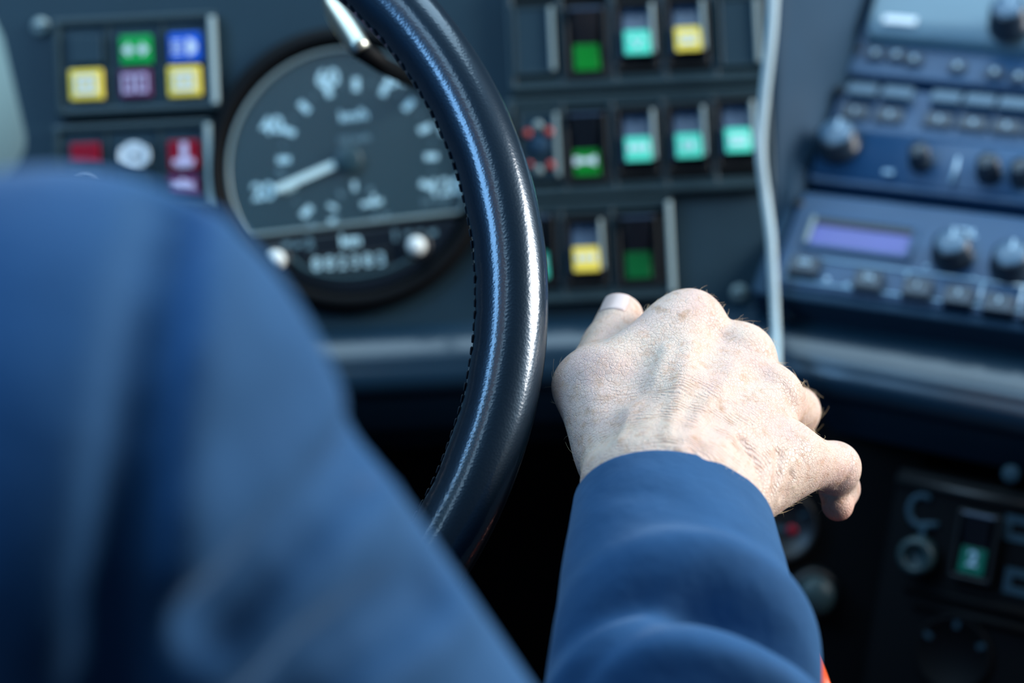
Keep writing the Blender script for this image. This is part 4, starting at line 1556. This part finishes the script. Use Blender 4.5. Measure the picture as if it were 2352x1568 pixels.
# shirt collar standing above the jacket
pr = [(0.084, -0.03), (0.082, 0.0), (0.0765, 0.02), (0.0735, 0.04), (0.072, 0.06), (0.0735, 0.066), (0.070, 0.066), (0.069, 0.04), (0.074, 0.0)]
co = lathe('shirt_collar', pr, M['collar'], person, n=48)
co.location = pinv @ (NB + Vector((0, 0, 0.035)))

# right forearm sleeve: lofted tube with folds and a turned-in cuff
CUFF = H(1548, 1190, 0.664)
ax_pts = [CUFF, H(1556, 1340, 0.634), H(1572, 1568, 0.600), H(1540, 2050, 0.555), ELB]
cl = smooth_path(ax_pts, 40)
seg = np.linalg.norm(np.diff(cl, axis=0), axis=1)
arc_s = np.concatenate([[0], np.cumsum(seg)])
tan = np.gradient(cl, axis=0)
tan /= np.linalg.norm(tan, axis=1)[:, None]
lat0 = np.array(tuple(math.cos(math.radians(23)) * RC - math.sin(math.radians(23)) * UC))
nphi = 120
SL = arc_s[-1]


def sl_rad(s):
    w = np.interp(s, [0, 0.02, 0.06, 0.10, 0.16, SL], np.array([37.2, 38.8, 43.0, 47.0, 52.0, 52.0]) * mm)
    t = np.interp(s, [0, 0.02, 0.06, 0.10, 0.16, SL], np.array([29.2, 31.0, 35.5, 40.0, 47.0, 52.0]) * mm)
    return w, t


def fold(s, ph):
    """Radial relief: rings of soft folds, dipping towards the elbow at the sides. ph=0 faces the viewer."""
    c = 1 - np.cos(ph)
    f = 0.0
    for s0, droop, amp, wid, ph0 in ((0.060, 0.010, 0.0068, 0.0085, 0.05), (0.0790, 0.013, -0.0170, 0.0068, 0.10), (0.097, 0.014, 0.0070, 0.0085, 0.0),
                                     (0.118, 0.010, -0.0085, 0.0070, -0.45), (0.113, 0.012, -0.0075, 0.0062, 0.75), (0.132, 0.012, 0.0055, 0.009, 0.2), (0.150, 0.012, -0.007, 0.009, -0.2), (0.172, 0.012, 0.004, 0.01, 0.2)):
        x = s - s0 - droop * c - 0.004 * np.sin(ph - ph0)
        f = f + amp * np.exp(-(x / wid) ** 2) * np.exp(-((ph - ph0) / 1.02) ** 2)
    for sa, slope, amp, wid, p0, pw in ((0.085, -0.030, 0.0026, 0.0055, -0.75, 0.5), (0.098, -0.035, -0.0030, 0.0055, -0.8, 0.5), (0.100, 0.034, 0.0026, 0.006, 0.8, 0.5), (0.030, 0.012, -0.0010, 0.006, -0.5, 0.5), (0.040, -0.010, -0.0008, 0.006, 0.5, 0.6)):
        x = s - sa - slope * (ph - p0)
        f = f + amp * np.exp(-(x / wid) ** 2) * np.exp(-((ph - p0) / pw) ** 2)
    return f


verts, faces = [], []
phi = np.linspace(-math.pi, math.pi, nphi, endpoint=False)
rings = []
for i in range(len(cl)):
    l_ = lat0 - tan[i] * lat0.dot(tan[i])
    l_ /= np.linalg.norm(l_)
    d_ = np.cross(l_, tan[i])
    if d_.dot(np.array(tuple(-FWD))) < 0:
        d_ = -d_
    w, t_ = sl_rad(arc_s[i])
    f_ = fold(arc_s[i], phi)
    rings.append(cl[i] + ((w + f_) * np.sin(phi))[:, None] * l_ + ((t_ + f_) * np.cos(phi))[:, None] * d_)
l0 = lat0 - tan[0] * lat0.dot(tan[0])
l0 /= np.linalg.norm(l0)
d0 = np.cross(l0, tan[0])
if d0.dot(np.array(tuple(-FWD))) < 0:
    d0 = -d0
w, t_ = sl_rad(0)
inner = []
for off, back in ((-0.0008, -0.0006), (-0.0022, 0.0004), (-0.0024, 0.006), (-0.004, 0.03)):
    inner.append(cl[0] + tan[0] * back + ((w + off) * np.sin(phi))[:, None] * l0 + ((t_ + off) * np.cos(phi))[:, None] * d0)
rings = inner[::-1] + rings
verts = np.concatenate(rings) - base
for i in range(len(rings) - 1):
    for j in range(nphi):
        j2 = (j + 1) % nphi
        faces.append((i * nphi + j, i * nphi + j2, (i + 1) * nphi + j2, (i + 1) * nphi + j))
sleeve = raw('sleeve', verts, faces, M['cloth'], jacket)

# thumbnail
tx = (TTIP - TIP_J).normalized()
nrm = (UC * 0.72 - FWD * 0.62 - RC * 0.30)
nrm = (nrm - tx * nrm.dot(tx)).normalized()
side = tx.cross(nrm)
verts, faces = [], []
nu, nv = 13, 13
rn = 9.35 * mm
for i in range(nv):
    v = -0.0080 + 0.0112 * i / (nv - 1)
    for j in range(nu):
        a = (-1 + 2 * j / (nu - 1)) * 0.66
        sq_ = 1 - 0.12 * (2 * i / (nv - 1) - 1) ** 2
        lift = 0.0004 - 0.0010 * max(0, abs(a) - 0.50) - (0.0009 if i == 0 else 0)
        rr_ = rn + lift
        vv = v
        drop = 0.0
        if v > 0.002:
            drop = (v - 0.002) ** 2 * 34
        verts.append(pinv @ (TTIP + tx * vv + side * (rr_ * math.sin(a * sq_)) + nrm * (rr_ * math.cos(a * sq_) - drop)))
for i in range(nv - 1):
    for j in range(nu - 1):
        faces.append((i * nu + j, i * nu + j + 1, (i + 1) * nu + j + 1, (i + 1) * nu + j))
nl = raw('thumbnail', verts, faces, M['nail'], person)
sd = nl.modifiers.new('thick', 'SOLIDIFY')
sd.thickness = 0.0006
sd.offset = 0

# fine fair hairs over the back of the hand and wrist
rng = np.random.default_rng(3)
toward = np.array(tuple(((K4 + K5) / 2 - (RADIUS + ULNA) / 2).normalized()))
cand = rng.permutation(len(hv))
hvs, hfs = [], []
cnt = 0
camv = np.array(tuple(CAM))
tipv = np.array(tuple(TTIP))
for i in cand:
    p, n = hv[i], hn[i]
    view = camv - p
    view /= np.linalg.norm(view)
    if n.dot(view) < -0.15 or np.linalg.norm(p - tipv) < 0.03:
        continue
    px, py, dd = project(p)
    if py > 1260 or (px > 1900) or dd > 0.80:
        continue
    # denser on the little-finger side
    if rng.random() > (0.35 + 0.65 * np.clip((px - 1350) / 450, 0, 1)):
        continue
    dirn = toward + rng.normal(0, 0.35, 3)
    dirn = dirn - n * dirn.dot(n)
    dirn /= np.linalg.norm(dirn)
    Lh = rng.uniform(0.004, 0.0085)
    lift = rng.uniform(0.15, 0.45)
    bend = np.cross(n, dirn) * rng.normal(0, 0.25)
    s_ = np.cross(n, dirn)
    b0_ = len(hvs)
    K = 5
    for k in range(K):
        t = k / (K - 1)
        c = p - n * 0.0003 + dirn * Lh * t + n * (lift * Lh * (t - 0.45 * t * t)) + bend * Lh * t * t
        r = 0.00006 * (1 - 0.75 * t)
        hvs += [c + s_ * r, c - s_ * r * 0.5 + n * r * 0.87, c - s_ * r * 0.5 - n * r * 0.87]
    for k in range(K - 1):
        for j in range(3):
            hfs.append((b0_ + k * 3 + j, b0_ + k * 3 + (j + 1) % 3, b0_ + (k + 1) * 3 + (j + 1) % 3, b0_ + (k + 1) * 3 + j))
    cnt += 1
    if cnt >= 900:
        break
ah = raw('arm_hair', np.array(hvs) - base, hfs, M['bodyhair'], person)
ah['kind'] = 'stuff'

# trousers, shoes (below the frame)
KR, KL = Vector((HIP.x + 0.10, HIP.y + 0.36, HIP.z - 0.04)), Vector((HIP.x - 0.12, HIP.y + 0.40, HIP.z + 0.02))
AR, AL = Vector((KR.x + 0.01, KR.y + 0.14, 0.09)), Vector((KL.x - 0.01, KL.y + 0.14, 0.09))


def trousers_sdf(p):
    d = ell(p, HIP + Vector((0, 0, -0.03)), (0.17, 0.13, 0.11), Rz)
    for k, a, s in ((KR, AR, -1), (KL, AL, 1)):
        h0 = HIP + across * (0.08 * s) + Vector((0, 0, -0.03))
        lg = smin(cap(p, h0, k, 0.085, 0.062), cap(p, k, a, 0.060, 0.048), 0.02)
        d = smin(d, lg, 0.03)
    return d


tp = [HIP, KR, KL, AR, AL]
tv, tq, _ = surface_nets(trousers_sdf, [min(p[i] for p in tp) - 0.2 for i in range(3)], [max(p[i] for p in tp) + 0.2 for i in range(3)], 0.012)
link_mesh('trousers', np_mesh('trousers', tv - base, tq), M['trousers'], person)
for a in (AR, AL):
    def shoe_sdf(p, a=a):
        d = cap(p, a + Vector((0, -0.03, -0.045)), a + Vector((0, 0.16, -0.052)), 0.042, 0.036)
        d = smin(d, cap(p, a, a + Vector((0, 0.02, -0.04)), 0.045, 0.045), 0.03)
        return np.maximum(d, F32(0.002) - p[:, 2])
    v_, q_, _ = surface_nets(shoe_sdf, [a.x - 0.1, a.y - 0.15, -0.02], [a.x + 0.1, a.y + 0.28, 0.18], 0.008)
    link_mesh('shoe', np_mesh('shoe', v_ - base, q_), M['shoe'], person)

# driver's seat (below and behind the frame)
seat = empty('driver_seat', Matrix.Translation((HIP.x - 0.02, HIP.y, 0.0)), 'dark fabric driver seat under the driver', 'seat')
box('cushion', (0, 0.10, HIP.z - 0.20), (0.48, 0.50, 0.13), M['seat'], seat, bevel=0.03, seg=3)
bkr = box('backrest', (0, 0, 0.14), (0.44, 0.09, 0.34), M['seat'], seat, bevel=0.03, seg=3, loc=(-0.06, -0.20, HIP.z - 0.13), rot=(0.12, 0, 0.35))
lathe('pedestal', [(0.16, 0.0), (0.16, 0.02), (0.07, 0.05), (0.06, HIP.z - 0.30), (0.15, HIP.z - 0.265), (0.02, HIP.z - 0.265)], M['under'], seat, n=32, loc=(0, 0.08, 0))
